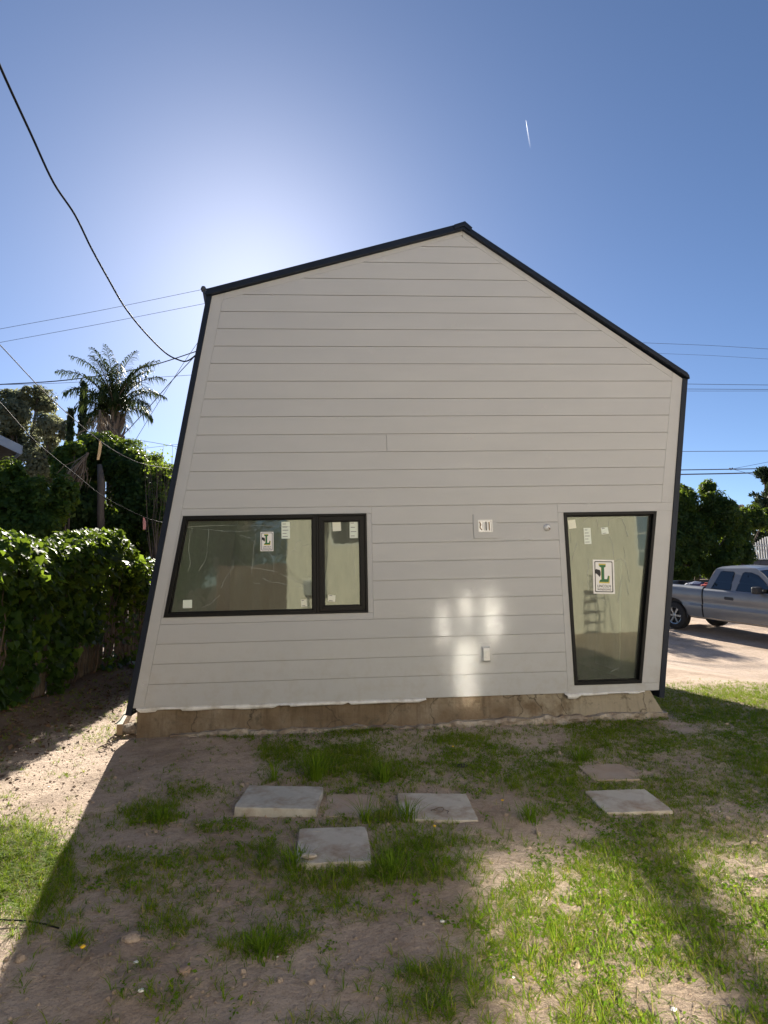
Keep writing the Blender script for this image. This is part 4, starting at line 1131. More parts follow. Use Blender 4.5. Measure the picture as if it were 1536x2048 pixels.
M['ivy'] = leaf_mat('ivy leaves', [(0.0, (0.006, 0.020, 0.007)), (0.45, (0.015, 0.042, 0.010)), (0.75, (0.036, 0.08, 0.015)), (1.0, (0.09, 0.16, 0.025))], 0.40, 0.5, (0.42, 0.58, 0.04, 1), 0.10, 0.55)
def ivy_on_fence():
    rng = np.random.default_rng(33)
    root = empty('ivy', (FX, 0, 0), 'ivy with big heart-shaped leaves draped over the cane fence', 'ivy')
    n = 44000
    y = rng.uniform(-4.6, 6.4, n)
    # canopy on top, thinner curtain below
    top = 1.64 + 0.50 * fbm(y, 0 * y, 1.7, 4) + 0.26 * np.exp(-((y - 2.2) / .75) ** 2) - .10 * smooth01(y, 3.3, 4.2)
    u = rng.random(n)
    head = u < 0.60
    z = np.where(head, top - np.abs(rng.normal(0, .27, n)), rng.uniform(.05, 1.5, n))
    bulge = np.where(head, .46 * np.sqrt(np.clip(1 - ((z - (top - .34)) / .50) ** 2, 0.02, 1)), .20)
    bulge = bulge * (0.65 + .7 * fbm(y * 2, z * 2, 1.3, 3))
    side = rng.uniform(-.7, 1, n)
    x = np.where(head, bulge * side, bulge * rng.uniform(.3, 1.2, n))
    strand = fbm(y * 1.0 + 5, 0 * y, 3.2, 3)
    keep = head | ((z > 1.5 - 3.2 * np.clip(strand - .34, 0, 1)) | (fbm(y + 3, z * .6, 1.5, 3) > .52))
    keep &= ~((~head) & (y > 2.6) & (z > .3) & (rng.random(n) > .22))
    x, y, z, head = x[keep], y[keep], z[keep], head[keep]; n = len(x)
    P = np.stack([x, y, z], 1)
    up = np.stack([.9 + 0 * x, -.25 + 0 * x, .55 + .5 * head], 1)
    sc = rng.uniform(.04, .115, n) * np.where(rng.random(n) < .35, .55, 1)
    R = rand_rot(n, rng, up, .55)
    # leaf tips hang down
    zax = R[:, :, 2]; down = np.tile([0., 0., -1.], (n, 1)) + rng.normal(0, .35, (n, 3))
    yax = down - zax * np.sum(down * zax, 1, keepdims=True); yax /= np.linalg.norm(yax, axis=1, keepdims=True)
    xax = np.cross(yax, zax); R = np.stack([xax, yax, zax], 2)
    V, F = scatter(*IVY, P, R, sc)
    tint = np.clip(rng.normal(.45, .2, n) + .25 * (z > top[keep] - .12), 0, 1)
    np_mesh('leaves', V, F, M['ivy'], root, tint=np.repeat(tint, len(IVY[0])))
    st = MB(); rr = random.Random(8)
    for i in range(46):
        yy = rr.uniform(-3.5, 5.5); p = [Vector((.05, yy, -.02))]
        for k in range(9): p.append(p[-1] + Vector((rr.uniform(-.02, .03), rr.uniform(-.12, .12), .18)))
        st.tube(p, [.012 - .001 * k for k in range(10)], 5)
    st.obj('stems', M['ivystem'], root)
    return root
ivy_on_fence()
def dead_leaves():
    rng = np.random.default_rng(12); n = 1500
    x = rng.normal(-3.0, .28, n); y = rng.uniform(-2.5, 4, n)
    P = np.stack([x, y, gz(x, y) + .006], 1)
    V, F = scatter(*LEAF, P, rand_rot(n, rng, np.tile([0, 0, 1.], (n, 1)), .35), rng.uniform(.03, .07, n))
    m = surf('dead leaves', (0.13, 0.075, 0.04), 0.8, 0.4, 7, 0)
    tag(np_mesh('dead_leaves', V, F, m), 'brown dead leaves on the soil along the fence', 'leaves', kind='stuff')
dead_leaves()

# ================================================================= TREES AND SHRUBS
G_DARK = [(0.0, (0.010, 0.026, 0.010)), (0.5, (0.028, 0.060, 0.016)), (0.85, (0.06, 0.10, 0.022)), (1.0, (0.11, 0.15, 0.035))]
G_MID = [(0.0, (0.016, 0.040, 0.012)), (0.5, (0.045, 0.090, 0.020)), (0.85, (0.085, 0.135, 0.03)), (1.0, (0.15, 0.19, 0.04))]
G_PALE = [(0.0, (0.08, 0.095, 0.065)), (0.5, (0.14, 0.155, 0.10)), (1.0, (0.22, 0.23, 0.14))]
M['lf_dark'] = leaf_mat('dark foliage', G_DARK, 0.42, 0.5, (0.34, 0.46, 0.03, 1), 0.2)
M['lf_mid'] = leaf_mat('green foliage', G_MID, 0.48, 0.5, (0.45, 0.58, 0.04, 1), 0.22)
M['lf_pale'] = leaf_mat('grey green foliage', G_PALE, 0.5, 0.5, (0.42, 0.43, 0.22, 1), 0.25)
M['lf_cyp'] = leaf_mat('cypress foliage', [(0.0, (0.010, 0.022, 0.014)), (1.0, (0.035, 0.06, 0.03))], 0.15, 0.6, (0.1, 0.14, 0.03, 1), 0.25)
M['lf_palm'] = leaf_mat('palm fronds', [(0.0, (0.016, 0.036, 0.014)), (0.6, (0.038, 0.066, 0.024)), (1.0, (0.13, 0.125, 0.06))], 0.22, 0.55, (0.20, 0.25, 0.06, 1), 0.03)
M['lf_dead'] = leaf_mat('dead palm fronds', [(0.0, (0.13, 0.095, 0.065)), (1.0, (0.30, 0.24, 0.18))], 0.2, 0.7, (0.3, 0.22, 0.12, 1), 0.2)
def crown_mesh(parent, clumps, n, size, mat, seed, sub=9, subr=0.42, leaf=LEAF, name='crown', droop=0.0, upw=0.5, flat=1.0):
    """leaf-sized faces gathered in lumpy sub-clumps; clumps: (centre, (rx, ry, rz))"""
    rng = np.random.default_rng(seed)
    wts = np.array([c[1][0] * c[1][2] + c[1][1] * c[1][2] for c in clumps]); wts /= wts.sum()
    Ps, Ns = [], []
    for (c, r), w in zip(clumps, wts):
        k = max(3, int(sub)); m = int(n * w)
        d = rng.normal(size=(k, 3)); d /= np.linalg.norm(d, axis=1, keepdims=True)
        cen = np.array(c) + d * np.array(r) * rng.uniform(.45, .85, (k, 1))
        sr = np.array(r) * subr * rng.uniform(.6, 1.35, (k, 1))
        j = rng.integers(0, k, m)
        q = rng.normal(size=(m, 3)); q /= np.linalg.norm(q, axis=1, keepdims=True)
        q *= rng.uniform(.35, 1.12, (m, 1)) ** .6
        q[:, 2] *= flat
        Ps.append(cen[j] + q * sr[j]); Ns.append(q + .5 * d[j])
    P = np.concatenate(Ps); Nn = np.concatenate(Ns); m = len(P)
    Nn = Nn + np.array([0, 0, upw])
    R = rand_rot(m, rng, Nn, .55)
    V, F = scatter(*leaf, P, R, size * rng.uniform(.6, 1.3, m))
    tint = np.clip(rng.normal(.45, .2, m), 0, 1)
    return np_mesh(name, V, F, mat, parent, tint=np.repeat(tint, len(leaf[0])))
def limbs(parent, base, clumps, r0, mat, seed, name='trunk', split=0.45):
    rr = random.Random(seed); mb = MB(); b = Vector(base)
    top = sum((Vector(c[0]) for c in clumps), Vector()) / len(clumps)
    fork = b + (top - b) * split
    k = [b + (fork - b) * t + Vector((rr.uniform(-.06, .06), rr.uniform(-.06, .06), 0)) * (0 if t in (0,) else 1) for t in (0, .25, .5, .75, 1)]
    mb.tube(k, [r0, r0 * .85, r0 * .75, r0 * .68, r0 * .6], 8)
    for c, r in clumps:
        c = Vector(c); m1 = fork + (c - fork) * .4 + Vector((rr.uniform(-.2, .2), rr.uniform(-.2, .2), .1 * r[2]))
        mb.tube([k[-1] - (k[-1] - k[-2]) * .1, m1, c, c + (c - m1).normalized() * r[2] * .4], [r0 * .5, r0 * .35, r0 * .2, r0 * .06], 6)
    return mb.obj(name, mat, parent, True)
def tree(name, label, base, clumps, n, size, mat, seed, r0=.14, cat='tree', group=None, **kw):
    root = empty(name, base, label, cat, group)
    B = Vector(base); loc = [(Vector(c) - B, r) for c, r in clumps]
    crown_mesh(root, loc, n, size, M[mat], seed, **kw)
    limbs(root, (0, 0, 0), loc, r0, M['bark'], seed)
    return root
def C(px, py, y, rx, ry=None, rz=None):
    """clump at a pixel and distance; radii in photo pixels turned to metres there"""
    p = At(px, py, y); s = (y + DIST) / FPX
    rz = rz if rz is not None else rx
    return (p, (rx * s, (ry if ry is not None else rx) * s, rz * s))
def foot(px, y): x, _ = W(px, 1150, y); return (x, y, gzf(x, y) - .05)

# pale gum tree far behind, leaning over from outside the picture
tree('gum_tree', 'tall airy grey-green gum tree behind the palm', foot(40, 24), [C(20, 820, 24, 55, 60, 50), C(75, 800, 24.5, 40, 50, 30), C(105, 855, 23.5, 34, 40, 40), C(35, 890, 24, 60, 60, 50), C(-50, 850, 24, 60, 60, 60), C(75, 940, 24, 50, 50, 45), C(10, 960, 23.5, 45, 45, 40)],
     30000, .20, 'lf_pale', 51, .3, sub=16, subr=.34)
# cypress columns
def cypress(px, top, y, rpx, seed, label):
    b = Vector(foot(px, y)); s = (y + DIST) / FPX; r = rpx * s
    zt = At(px, top, y).z
    root = empty('cypress', b, label, 'tree', 'cypress columns behind the ivy')
    rng = np.random.default_rng(seed); n = 5200; h = zt - b.z
    t = rng.random(n) ** .8; a = rng.uniform(0, 6.283, n)
    rr = r * np.clip(1.1 * (1 - t) ** .55, .04, 1) * rng.uniform(.6, 1.08, n) * (1 + .18 * np.sin(a * 3 + t * 9))
    P = np.stack([rr * np.cos(a), rr * np.sin(a), t * h], 1)
    up = np.stack([np.cos(a), np.sin(a), 2.0 + 0 * a], 1)
    R = rand_rot(n, rng, np.stack([np.cos(a), np.sin(a), .3 + 0 * a], 1), .4)
    zax = R[:, :, 2]; upv = np.tile([0, 0, 1.], (n, 1)) + rng.normal(0, .25, (n, 3)); yx = upv - zax * np.sum(upv * zax, 1, keepdims=True); yx /= np.linalg.norm(yx, axis=1, keepdims=True)
    R = np.stack([np.cross(yx, zax), yx, zax], 2)
    V, F = scatter(*LEAF, P, R, rng.uniform(.12, .3, n))
    np_mesh('crown', V, F, M['lf_cyp'], root, tint=np.repeat(rng.random(n), 4))
    MB().tube([(0, 0, 0), (0, 0, h * .5), (0, 0, h * .9)], [.12, .08, .02], 7).obj('trunk', M['bark'], root)
cypress(153, 772, 19, 13, 1, 'slim dark cypress, the tallest, showing beside the palm crown')
cypress(191, 785, 19.5, 10, 2, 'slim dark cypress rising close against the palm trunk')
cypress(128, 825, 19, 11, 3, 'shorter dark cypress next to the gum tree')

# queen palm
def frond_geo(rng, az, el, length, droop, leafl, nleaf=46, dead=False):
    pts = []; p = np.zeros(3); e = el; k = 14
    h = np.array([math.cos(az), math.sin(az), 0]); z = np.array([0, 0, 1.])
    dirs = []
    for i in range(k + 1):
        d = h * math.cos(e) + z * math.sin(e); pts.append(p.copy()); dirs.append(d)
        p = p + d * length / k; e -= droop / k * (0.4 + 1.2 * i / k)
    V = []; F = []
    side = np.array([-h[1], h[0], 0])
    for i in range(nleaf):
        t = .14 + .86 * i / (nleaf - 1); q = t * k; a = min(int(q), k - 1); P = pts[a] + (pts[a + 1] - pts[a]) * (q - a) if a + 1 <= k else pts[k]
        d = dirs[a]; L = leafl * (math.sin(math.pi * min(1, .12 + .86 * t)) ** .55) * rng.uniform(.8, 1.1)
        for s in (-1, 1):
            o = side * s * rng.uniform(.55, .95) + d * rng.uniform(.4, .8) + z * rng.uniform(-.25, .35); o /= np.linalg.norm(o)
            m1 = P + o * L * .5 + z * (-.06 * L); tip = P + o * L * .8 + z * (-.6 * L * rng.uniform(.4, 1.4))
            w = np.cross(o, z); w = w / (np.linalg.norm(w) + 1e-6) * .021
            b = len(V); V += [P - w * .5, P + w * .5, m1 - w, m1 + w, tip]
            F += [(b, b + 1, b + 3), (b, b + 3, b + 2), (b + 2, b + 3, b + 4)]
    return pts, np.array(V), np.array(F)
def palm():
    y = 18.0; top = At(228, 834, y); b = Vector(foot(215, y))
    root = empty('queen_palm', b, 'feather palm with an upright tufted crown above the ivy thicket', 'palm')
    t0 = top - b; s = (y + DIST) / FPX
    MB().tube([t0 * t + Vector((.15 * math.sin(3 * t), 0, 0)) for t in np.linspace(0, 1, 12)], [.30 - .08 * t for t in np.linspace(0, 1, 12)], 12).obj('trunk', M['bark'], root, True)
    rng = np.random.default_rng(3)
    # old leaf bases around the neck
    nb = MB()
    for i in range(26):
        a = i * 2.4; h = -1.4 + i * .05
        q = t0 + Vector((.20 * math.cos(a), .20 * math.sin(a), h)); nb.tube([q, q + Vector((.18 * math.cos(a), .18 * math.sin(a), .38)), q + Vector((.24 * math.cos(a), .24 * math.sin(a), .62))], [.07, .05, .02], 5)
    nb.obj('leaf_bases', M['bark'], root)
    spec = []
    for i in range(34):
        a = i * 2.39996; lvl = (i / 33) ** 1.3
        spec.append((a, math.radians(87 - 48 * lvl + rng.uniform(-8, 8)), 3.3 - 1.9 * lvl + rng.uniform(-.35, .25), 1.0 + 1.9 * lvl + rng.uniform(-.3, .5)))
    for a, el, L, dr in spec:
        pts, V, F = frond_geo(rng, a, el, L, dr, .66)
        tn = np.clip(rng.normal(.4, .15, len(V) // 5), 0, 1)
        fo = np_mesh('frond', V + np.array(t0), F, M['lf_palm'], root, tint=np.repeat(tn, 5))
        MB().tube([Vector(p) + t0 for p in pts], [.035 - .0022 * k for k in range(len(pts))], 5).obj('rachis', M['bark'], fo)
    # dead skirt under the crown
    for i in range(30):
        a = rng.uniform(0, 6.28); pts, V, F = frond_geo(rng, a, math.radians(-60), 1.7, .5, .35, 26)
        np_mesh('dead_frond', V * np.array([.55, .55, 1]) + np.array(t0) + np.array([0, 0, -.5]), F, M['lf_dead'], root, tint=np.repeat(rng.random(len(V) // 5), 5))
palm()
# big hanging dead fronds in front of the thicket
def dead_frond(pxa, pya, pxb, pyb, y, wid, seed, label):
    a, b = At(pxa, pya, y), At(pxb, pyb, y); rng = np.random.default_rng(seed); n = 90
    V = []; F = []
    for i in range(n):
        o = rng.normal(0, 1, 3) * wid; st = rng.uniform(0, .45)
        p0 = np.array(a) + (np.array(b) - np.array(a)) * st + o * .25 * st; p2 = np.array(b) + o + (np.array(b) - np.array(a)) * rng.uniform(-.35, .1)
        p1 = (p0 + p2) / 2 + o * .3; w = rng.normal(size=3); w /= np.linalg.norm(w); w *= .014
        k = len(V); V += [p0 - w * .4, p0 + w * .4, p1 - w, p1 + w, p2]; F += [(k, k + 1, k + 3), (k, k + 3, k + 2), (k + 2, k + 3, k + 4)]
    c = np.array(a); root = empty('dead_palm_frond', a, label, 'dead frond')
    np_mesh('leaflets', np.array(V) - c, np.array(F), M['lf_dead'], root, tint=np.repeat(rng.random(n), 5))
    MB().tube([(0, 0, 0), (b - a) * .5, (b - a) * .85], [.035, .02, .008], 6).obj('rachis', M['bark'], root)
dead_frond(176, 905, 142, 972, 8.3, .13, 1, 'grey dead palm frond hanging on the dark ivy thicket')
dead_frond(104, 985, 84, 1045, 7.6, .12, 2, 'brown dead palm frond hanging over the bright climbing vines')
dead_frond(200, 820, 195, 905, 12.5, .28, 3, 'shaggy skirt of dead fronds hung below the palm crown')
# ivy-swallowed thicket left of the house
tree('ivy_thicket', 'huge dark thicket smothered in ivy beneath the palm', foot(225, 10), [C(150, 930, 10, 45, 60, 45), C(215, 925, 10.3, 55, 70, 48), C(270, 950, 10, 50, 60, 45), C(325, 985, 10, 45, 50, 50), C(160, 1010, 9.6, 60, 60, 60), C(240, 1030, 9.8, 70, 60, 70), C(320, 1060, 9.6, 60, 60, 60), C(130, 1090, 9.4, 60, 60, 60), C(225, 1110, 9.4, 70, 60, 60), C(200, 890, 10.5, 40, 40, 28)],
     80000, .085, 'lf_dark', 71, .22, sub=20, subr=.38, leaf=IVY)
tree('thicket_shrub', 'sunlit loose shrub topping the thicket beside the house wall', foot(280, 11), [C(255, 900, 11, 36, 40, 22), C(295, 925, 11, 34, 40, 20), C(225, 885, 11.2, 22, 30, 16), C(320, 945, 10.8, 26, 30, 20)], 9000, .07, 'lf_mid', 72, .10, sub=16, subr=.36)
# grey trunk in front of the thicket
q = [At(203, 1080, 9.0), At(201, 1020, 9.0), At(203, 970, 9.0), At(199, 930, 9.1)]
tt = empty('dead_tree', (q[0].x, q[0].y, 0), 'bare grey trunk standing against the dark ivy thicket', 'tree')
MB().tube([Vector((q[0].x, q[0].y, -.05)) - tt.location] + [v - tt.location for v in q], [.12, .10, .085, .10, .06], 8).obj('trunk', M['bark'], tt, True)
# twigs beside the gable edge
def twig_bush():
    rr = random.Random(3); b = Vector(foot(318, 9.0)); root = empty('twiggy_sapling', b, 'sparse twiggy sapling reaching past the gable edge', 'sapling')
    mb = MB(); P = []
    for i in range(26):
        tip = At(rr.uniform(285, 352), rr.uniform(880, 985), 9.0 + rr.uniform(-.5, .5)) - b
        m1 = tip * .6 + Vector((rr.uniform(-.2, .2), rr.uniform(-.2, .2), .2)); mb.tube([Vector((0, 0, 0)), tip * .3 + Vector((0, 0, .2)), m1, tip], [.02, .015, .009, .003], 5)
        for k in range(22): P.append(np.array(m1 + (tip - m1) * rr.uniform(.2, 1.05)) + np.array([rr.gauss(0, .07), rr.gauss(0, .07), rr.gauss(0, .06)]))
    mb.obj('trunk', M['bark'], root)
    rng = np.random.default_rng(4); n = len(P)
    V, F = scatter(*LEAF, np.array(P), rand_rot(n, rng), rng.uniform(.05, .1, n)); np_mesh('crown', V, F, M['lf_mid'], root, tint=np.repeat(rng.random(n) * .8, 4))
twig_bush()
# bright climbing vines further left
tree('climbing_vine', 'bright sunlit vine mound growing over the neighbour boundary', foot(40, 7.0), [C(15, 960, 7, 40, 40, 40), C(60, 985, 7, 45, 40, 40), C(20, 1030, 6.8, 55, 45, 45), C(90, 1010, 7, 40, 40, 36), C(-50, 1000, 7, 60, 50, 70), C(70, 1060, 6.7, 60, 45, 45), C(125, 1000, 7.2, 26, 30, 45)], 22000, .075, 'lf_mid', 81, .12, sub=18, subr=.4, leaf=IVY)
tree('climbing_vine', 'narrow ivy column catching the sun beside the gum tree', foot(135, 8.6), [C(135, 905, 8.6, 22, 25, 20), C(150, 895, 8.6, 18, 20, 12), C(128, 940, 8.5, 18, 25, 30), C(120, 1000, 8.2, 20, 25, 40)], 7000, .075, 'lf_mid', 82, .08, sub=14, subr=.4, leaf=IVY)

# right side: clipped shrub wall behind the pickup, conifer, dry bush
tree('dense_shrub', 'dense dark green clumped tree behind the pickup', foot(1390, 18), [C(1350, 1030, 18, 46, 50, 55), C(1400, 1015, 18.4, 50, 50, 45), C(1440, 1030, 18, 40, 45, 48), C(1385, 1075, 17.6, 55, 45, 45), C(1440, 1090, 17.6, 46, 45, 40), C(1345, 1095, 17.6, 40, 45, 40), C(1415, 975, 18.4, 16, 20, 20), C(1360, 985, 18.4, 22, 24, 20), C(1300, 1040, 18, 50, 50, 60), C(1370, 1130, 17.4, 60, 45, 36), C(1440, 1135, 17.4, 46, 45, 32)],
     75000, .12, 'lf_dark', 91, .16, sub=34, subr=.30, flat=1.0)
tree('dense_shrub', 'rounded green shrub crowding the white trellis', foot(1475, 18.6), [C(1470, 1060, 18.6, 34, 40, 40), C(1500, 1040, 19, 30, 40, 30), C(1478, 1105, 18.2, 30, 40, 30), C(1530, 1035, 19.5, 32, 40, 26), C(1455, 1020, 18.8, 20, 24, 20)], 32000, .12, 'lf_dark', 92, .12, sub=28, subr=.30)
def conifer(px, top, y, rpx, label, seed):
    b = Vector(foot(px, y)); zt = At(px, top, y).z; h = zt - b.z; s = (y + DIST) / FPX; r = rpx * s
    root = empty('conifer', b, label, 'tree'); rng = np.random.default_rng(seed); P = []; D = []
    mb = MB(); mb.tube([(0, 0, 0), (0, 0, h * .6), (0, 0, h)], [.2, .12, .02], 8)
    for i in range(120):
        t = rng.uniform(.12, 1); a = rng.uniform(0, 6.283); L = r * (1 - t) ** .6 * rng.uniform(.6, 1.05) + .15
        p0 = np.array([0, 0, t * h]); d = np.array([math.cos(a), math.sin(a), .75]); d /= np.linalg.norm(d)
        tip = p0 + d * L; mb.tube([p0, p0 + d * L * .5, tip], [.03, .02, .006], 4)
        for k in range(80):
            u = rng.uniform(.2, 1.1); P.append(p0 + d * L * u + rng.normal(0, .05, 3) + np.array([0, 0, rng.uniform(0, .25)])); D.append(d + [0, 0, .8])
    mb.obj('trunk', M['bark'], root)
    P = np.array(P); D = np.array(D); n = len(P); R = rand_rot(n, rng, None)
    zax = R[:, :, 2]; yx = D - zax * np.sum(D * zax, 1, keepdims=True); yx /= np.linalg.norm(yx, axis=1, keepdims=True); R = np.stack([np.cross(yx, zax), yx, zax], 2)
    V, F = scatter(*LEAF, P, R, rng.uniform(.12, .3, n)); np_mesh('crown', V, F, M['lf_cyp'], root, tint=np.repeat(rng.random(n), 4))
conifer(1548, 950, 25, 62, 'dark upswept conifer above the white trellis', 5)
tree('dry_bush', 'small tan-leaved bush between the clumped tree and the conifer', foot(1484, 22), [C(1484, 1030, 22, 20, 24, 18), C(1478, 1015, 22, 12, 16, 10), C(1495, 1045, 22, 18, 20, 16)], 4000, .08, 'lf_dead', 93, .08, sub=10, subr=.4)
# tree standing behind the house: shades the drive and the pickup bed
tree('shade_tree', 'broad tree hidden behind the house that shades the drive', (6.2, 17.5, 0), [((6.2, 17.5, 3.6), (1.5, 1.5, 1.0)), ((7.2, 17.2, 3.2), (1.1, 1.2, .8)), ((5.2, 17.9, 3.3), (1.2, 1.2, .9)), ((6.4, 17.0, 4.5), (1.0, 1.0, .7))], 16000, .12, 'lf_mid', 95, .18, sub=16, subr=.4)
tree('boundary_tree', 'leafy tree beyond the block wall, hidden behind the house', (5.2, 23.5, -.1), [((5.2, 23.5, 1.6), (1.7, 1.2, 1.6)), ((4.4, 23.8, 2.9), (1.4, 1.1, 1.0)), ((6.6, 23.4, 1.9), (1.5, 1.1, 1.5)), ((7.6, 23.6, 1.3), (1.2, 1.1, 1.2))], 14000, .13, 'lf_dark', 99, .14, sub=18, subr=.4)
# trees behind the photographer, seen only as reflections in the glass
tree('yard_tree', 'leafy tree beside the brown gate behind the lawn', (-4.4, -9.6, 0), [((-4.4, -9.6, 2.2), (1.3, 1.1, 1.3)), ((-5.4, -9.0, 2.6), (1.3, 1.2, 1.5)), ((-4.9, -10.2, 3.6), (1.4, 1.2, 1.0)), ((-3.9, -10.0, 3.1), (1.0, .9, .8))], 16000, .10, 'lf_dark', 96, .16, sub=16, subr=.42)

tree('yard_tree', 'tall dark tree behind the brown gate', (-3.2, -13.0, 0), [((-3.2, -13, 3.0), (1.9, 1.3, 1.6)), ((-4.6, -12.6, 4.4), (1.8, 1.3, 1.5)), ((-2.6, -12.8, 4.8), (1.7, 1.2, 1.4)), ((-3.6, -13.0, 6.2), (1.9, 1.3, 1.3)), ((-5.8, -12.6, 2.6), (1.8, 1.3, 1.8)), ((-6.6, -11.6, 4.6), (1.8, 1.3, 1.6))], 36000, .14, 'lf_dark', 97, .2, sub=22, subr=.42)

# ================================================================= CABLES AND WIRES
def px_path(pts, n=24):
    """pts: (px, py, y) control points -> smooth list of 3-D points"""
    P = [At(*p) for p in pts]
    out = []
    for i in range(len(P) - 1):
        p0, p1, p2, p3 = P[max(i - 1, 0)], P[i], P[i + 1], P[min(i + 2, len(P) - 1)]
        for k in range(6):
            t = k / 6
            out.append(0.5 * ((2 * p1) + (p2 - p0) * t + (2 * p0 - 5 * p1 + 4 * p2 - p3) * t * t + (3 * p1 - p0 - 3 * p2 + p3) * t ** 3))
    return out + [P[-1]]
def side_x(z): return BL[0] + (TL[0] - BL[0]) * (z - BL[1]) / (TL[1] - BL[1]) - 0.05      # face of the leaning side wall
def wire(name, pts, r, mat, label, cat='wire', group=None, pole=None):
    P = px_path(pts); e = P[-1]
    P.append(Vector((side_x(e.z + .04) + .01, e.y + .35, e.z + .04)))       # fixed to the side wall
    P = [Vector(pole)] + P if pole else P
    return tag(MB().tube(P, r, 7).obj(name, M[mat], None, True), label, cat, group)
wire('service_cable', [(-70, -40, -2.9), (0, 132, -2.3), (62, 268, -1.7), (107, 365, -1.2), (150, 430, -.9), (182, 495, -.5), (215, 555, -.2), (250, 615, .2), (290, 665, .55), (330, 705, .85), (355, 719, 1.0), (374, 722, 1.15), (394, 708, 1.3), (412, 690, 1.6)], .0085, 'cable', 'thick black service cable sagging from the sky to the gable edge', 'cable', pole=(-6.5, -8.5, 7.6))
wire('span_wire', [(-80, 610, -1.4), (0, 690, -1.0), (100, 795, -.4), (200, 882, .3), (260, 918, .9), (300, 931, 1.3), (345, 938, 1.8)], .004, 'wire', 'grey span wire with a tan tag, running to the leaning side wall', 'wire', pole=(-6.0, -6.5, 4.6))
wire('span_wire', [(-70, 740, -1.4), (0, 805, -1.0), (70, 882, -.5), (150, 948, .1), (210, 995, .6), (290, 1035, 1.2), (332, 1046, 1.7), (350, 1047, 2.0)], .004, 'cable', 'dark span wire with a pink tag, running to the leaning side wall', 'wire', pole=(-6.2, -6.8, 3.9))
M['tan'] = surf('tan tag', (0.55, 0.40, 0.22), 0.6, 0.15, 9, 0.1)
M['pink'] = surf('pink tag', (0.75, 0.32, 0.30), 0.6, 0.1, 9, 0.1)
def hang_tag(pts, y, w, mat, label):
    P = [At(px, py, y) for px, py in pts]; mb = MB(); V = []; F = []
    ws = [w * .5, w, w, w * .8][:len(P)]
    for p, ww in zip(P, ws):
        V += [p + Vector((-ww, -.004, 0)), p + Vector((ww, -.004, 0)), p + Vector((ww, .004, 0)), p + Vector((-ww, .004, 0))]
    for i in range(len(P) - 1):
        for k in range(4): a = i * 4 + k; b = i * 4 + (k + 1) % 4; F.append((a, b, b + 4, a + 4))
    F += [(3, 2, 1, 0), tuple(len(V) - 4 + k for k in range(4))]
    return tag(mb.add(V, F).obj('hanging_tag', M[mat]), label, 'tag')
hang_tag([(200, 881), (201, 890), (199, 905), (196, 920)], .3, .014, 'tan', 'long tan tag hanging from the grey span wire')
hang_tag([(288, 1035), (289, 1045), (289, 1059)], 1.2, .016, 'pink', 'short pink tag hanging from the dark span wire')
POLE = Vector((0.6, 25.0, 0.0))
up_ = empty('utility_pole', POLE, 'wooden utility pole standing behind the house', 'pole')
MB().tube([(0, 0, -.1), (0, 0, 5), (0, 0, 10.2)], [.16, .14, .11], 10).obj('shaft', M['bark'], up_, True)
for zz in (8.6, 9.8):
    arm = MB().box(-1.1, 1.1, -.06, .06, zz, zz + .12).obj('crossarm', M['bark'], up_)
    for xx in (-1.0, -.5, .5, 1.0): MB().lathe([(.05, 0), (.06, .06), (.03, .12), (0, .14)], (xx, 0, zz + .121), 'z', 8).obj('insulator', M['wire'], arm)
def long_line(P, i, side):
    """carry the visible part on: outwards past the frame, and inwards to the pole behind the house"""
    k = POLE + Vector(((-1.0, -.5, .5, 1.0)[i % 4], 0, 9.95 if i < 4 else 8.75))
    if side == 'l':
        P = [P[0] + (P[0] - P[1]).normalized() * 26] + P if i not in (4, 5, 6) else P
        return P + [k]
    return ([k] + P if i < 8 else P) + [P[-1] + (P[-1] - P[-2]).normalized() * 26]
for i, (pts, r, lab) in enumerate([
        ([(-60, 671, 30), (0, 658, 30), (200, 621, 30), (405, 579, 30), (520, 556, 30)], .013, 'far thin line above its twin, passing behind the eave'),
        ([(-60, 697, 30), (0, 685, 30), (200, 648, 30), (410, 607, 30), (520, 586, 30)], .013, 'far thin line below its twin, passing behind the gable edge'),
        ([(-60, 773, 20), (0, 769, 20), (135, 760, 20), (280, 737, 20), (392, 703, 20), (480, 672, 20)], .024, 'thick dark line passing behind the palm crown'),
        ([(-60, 770, 28), (100, 767, 28), (290, 756, 28), (384, 750, 28), (480, 744, 28)], .012, 'hair-thin level line passing behind the palm crown'),
        ([(245, 872, 14), (300, 812, 14), (345, 760, 14), (392, 710, 14)], .014, 'taut slanting line from the thicket up to the gable edge'),
        ([(265, 890, 14), (320, 800, 14), (370, 722, 14), (402, 676, 14)], .008, 'finer steep line crossing the taut slanting one'),
        ([(245, 875, 16), (300, 884, 16), (345, 892, 16), (420, 906, 16)], .008, 'fine line dipping right above the thicket'),
        ([(130, 912, 15), (240, 902, 15), (345, 890, 15), (420, 882, 15)], .006, 'fine line just above the sunlit shrub')]):
    tag(MB().tube(long_line(px_path(pts), i, 'l'), r, 5).obj('overhead_wire', M['farwire']), lab, 'wire')
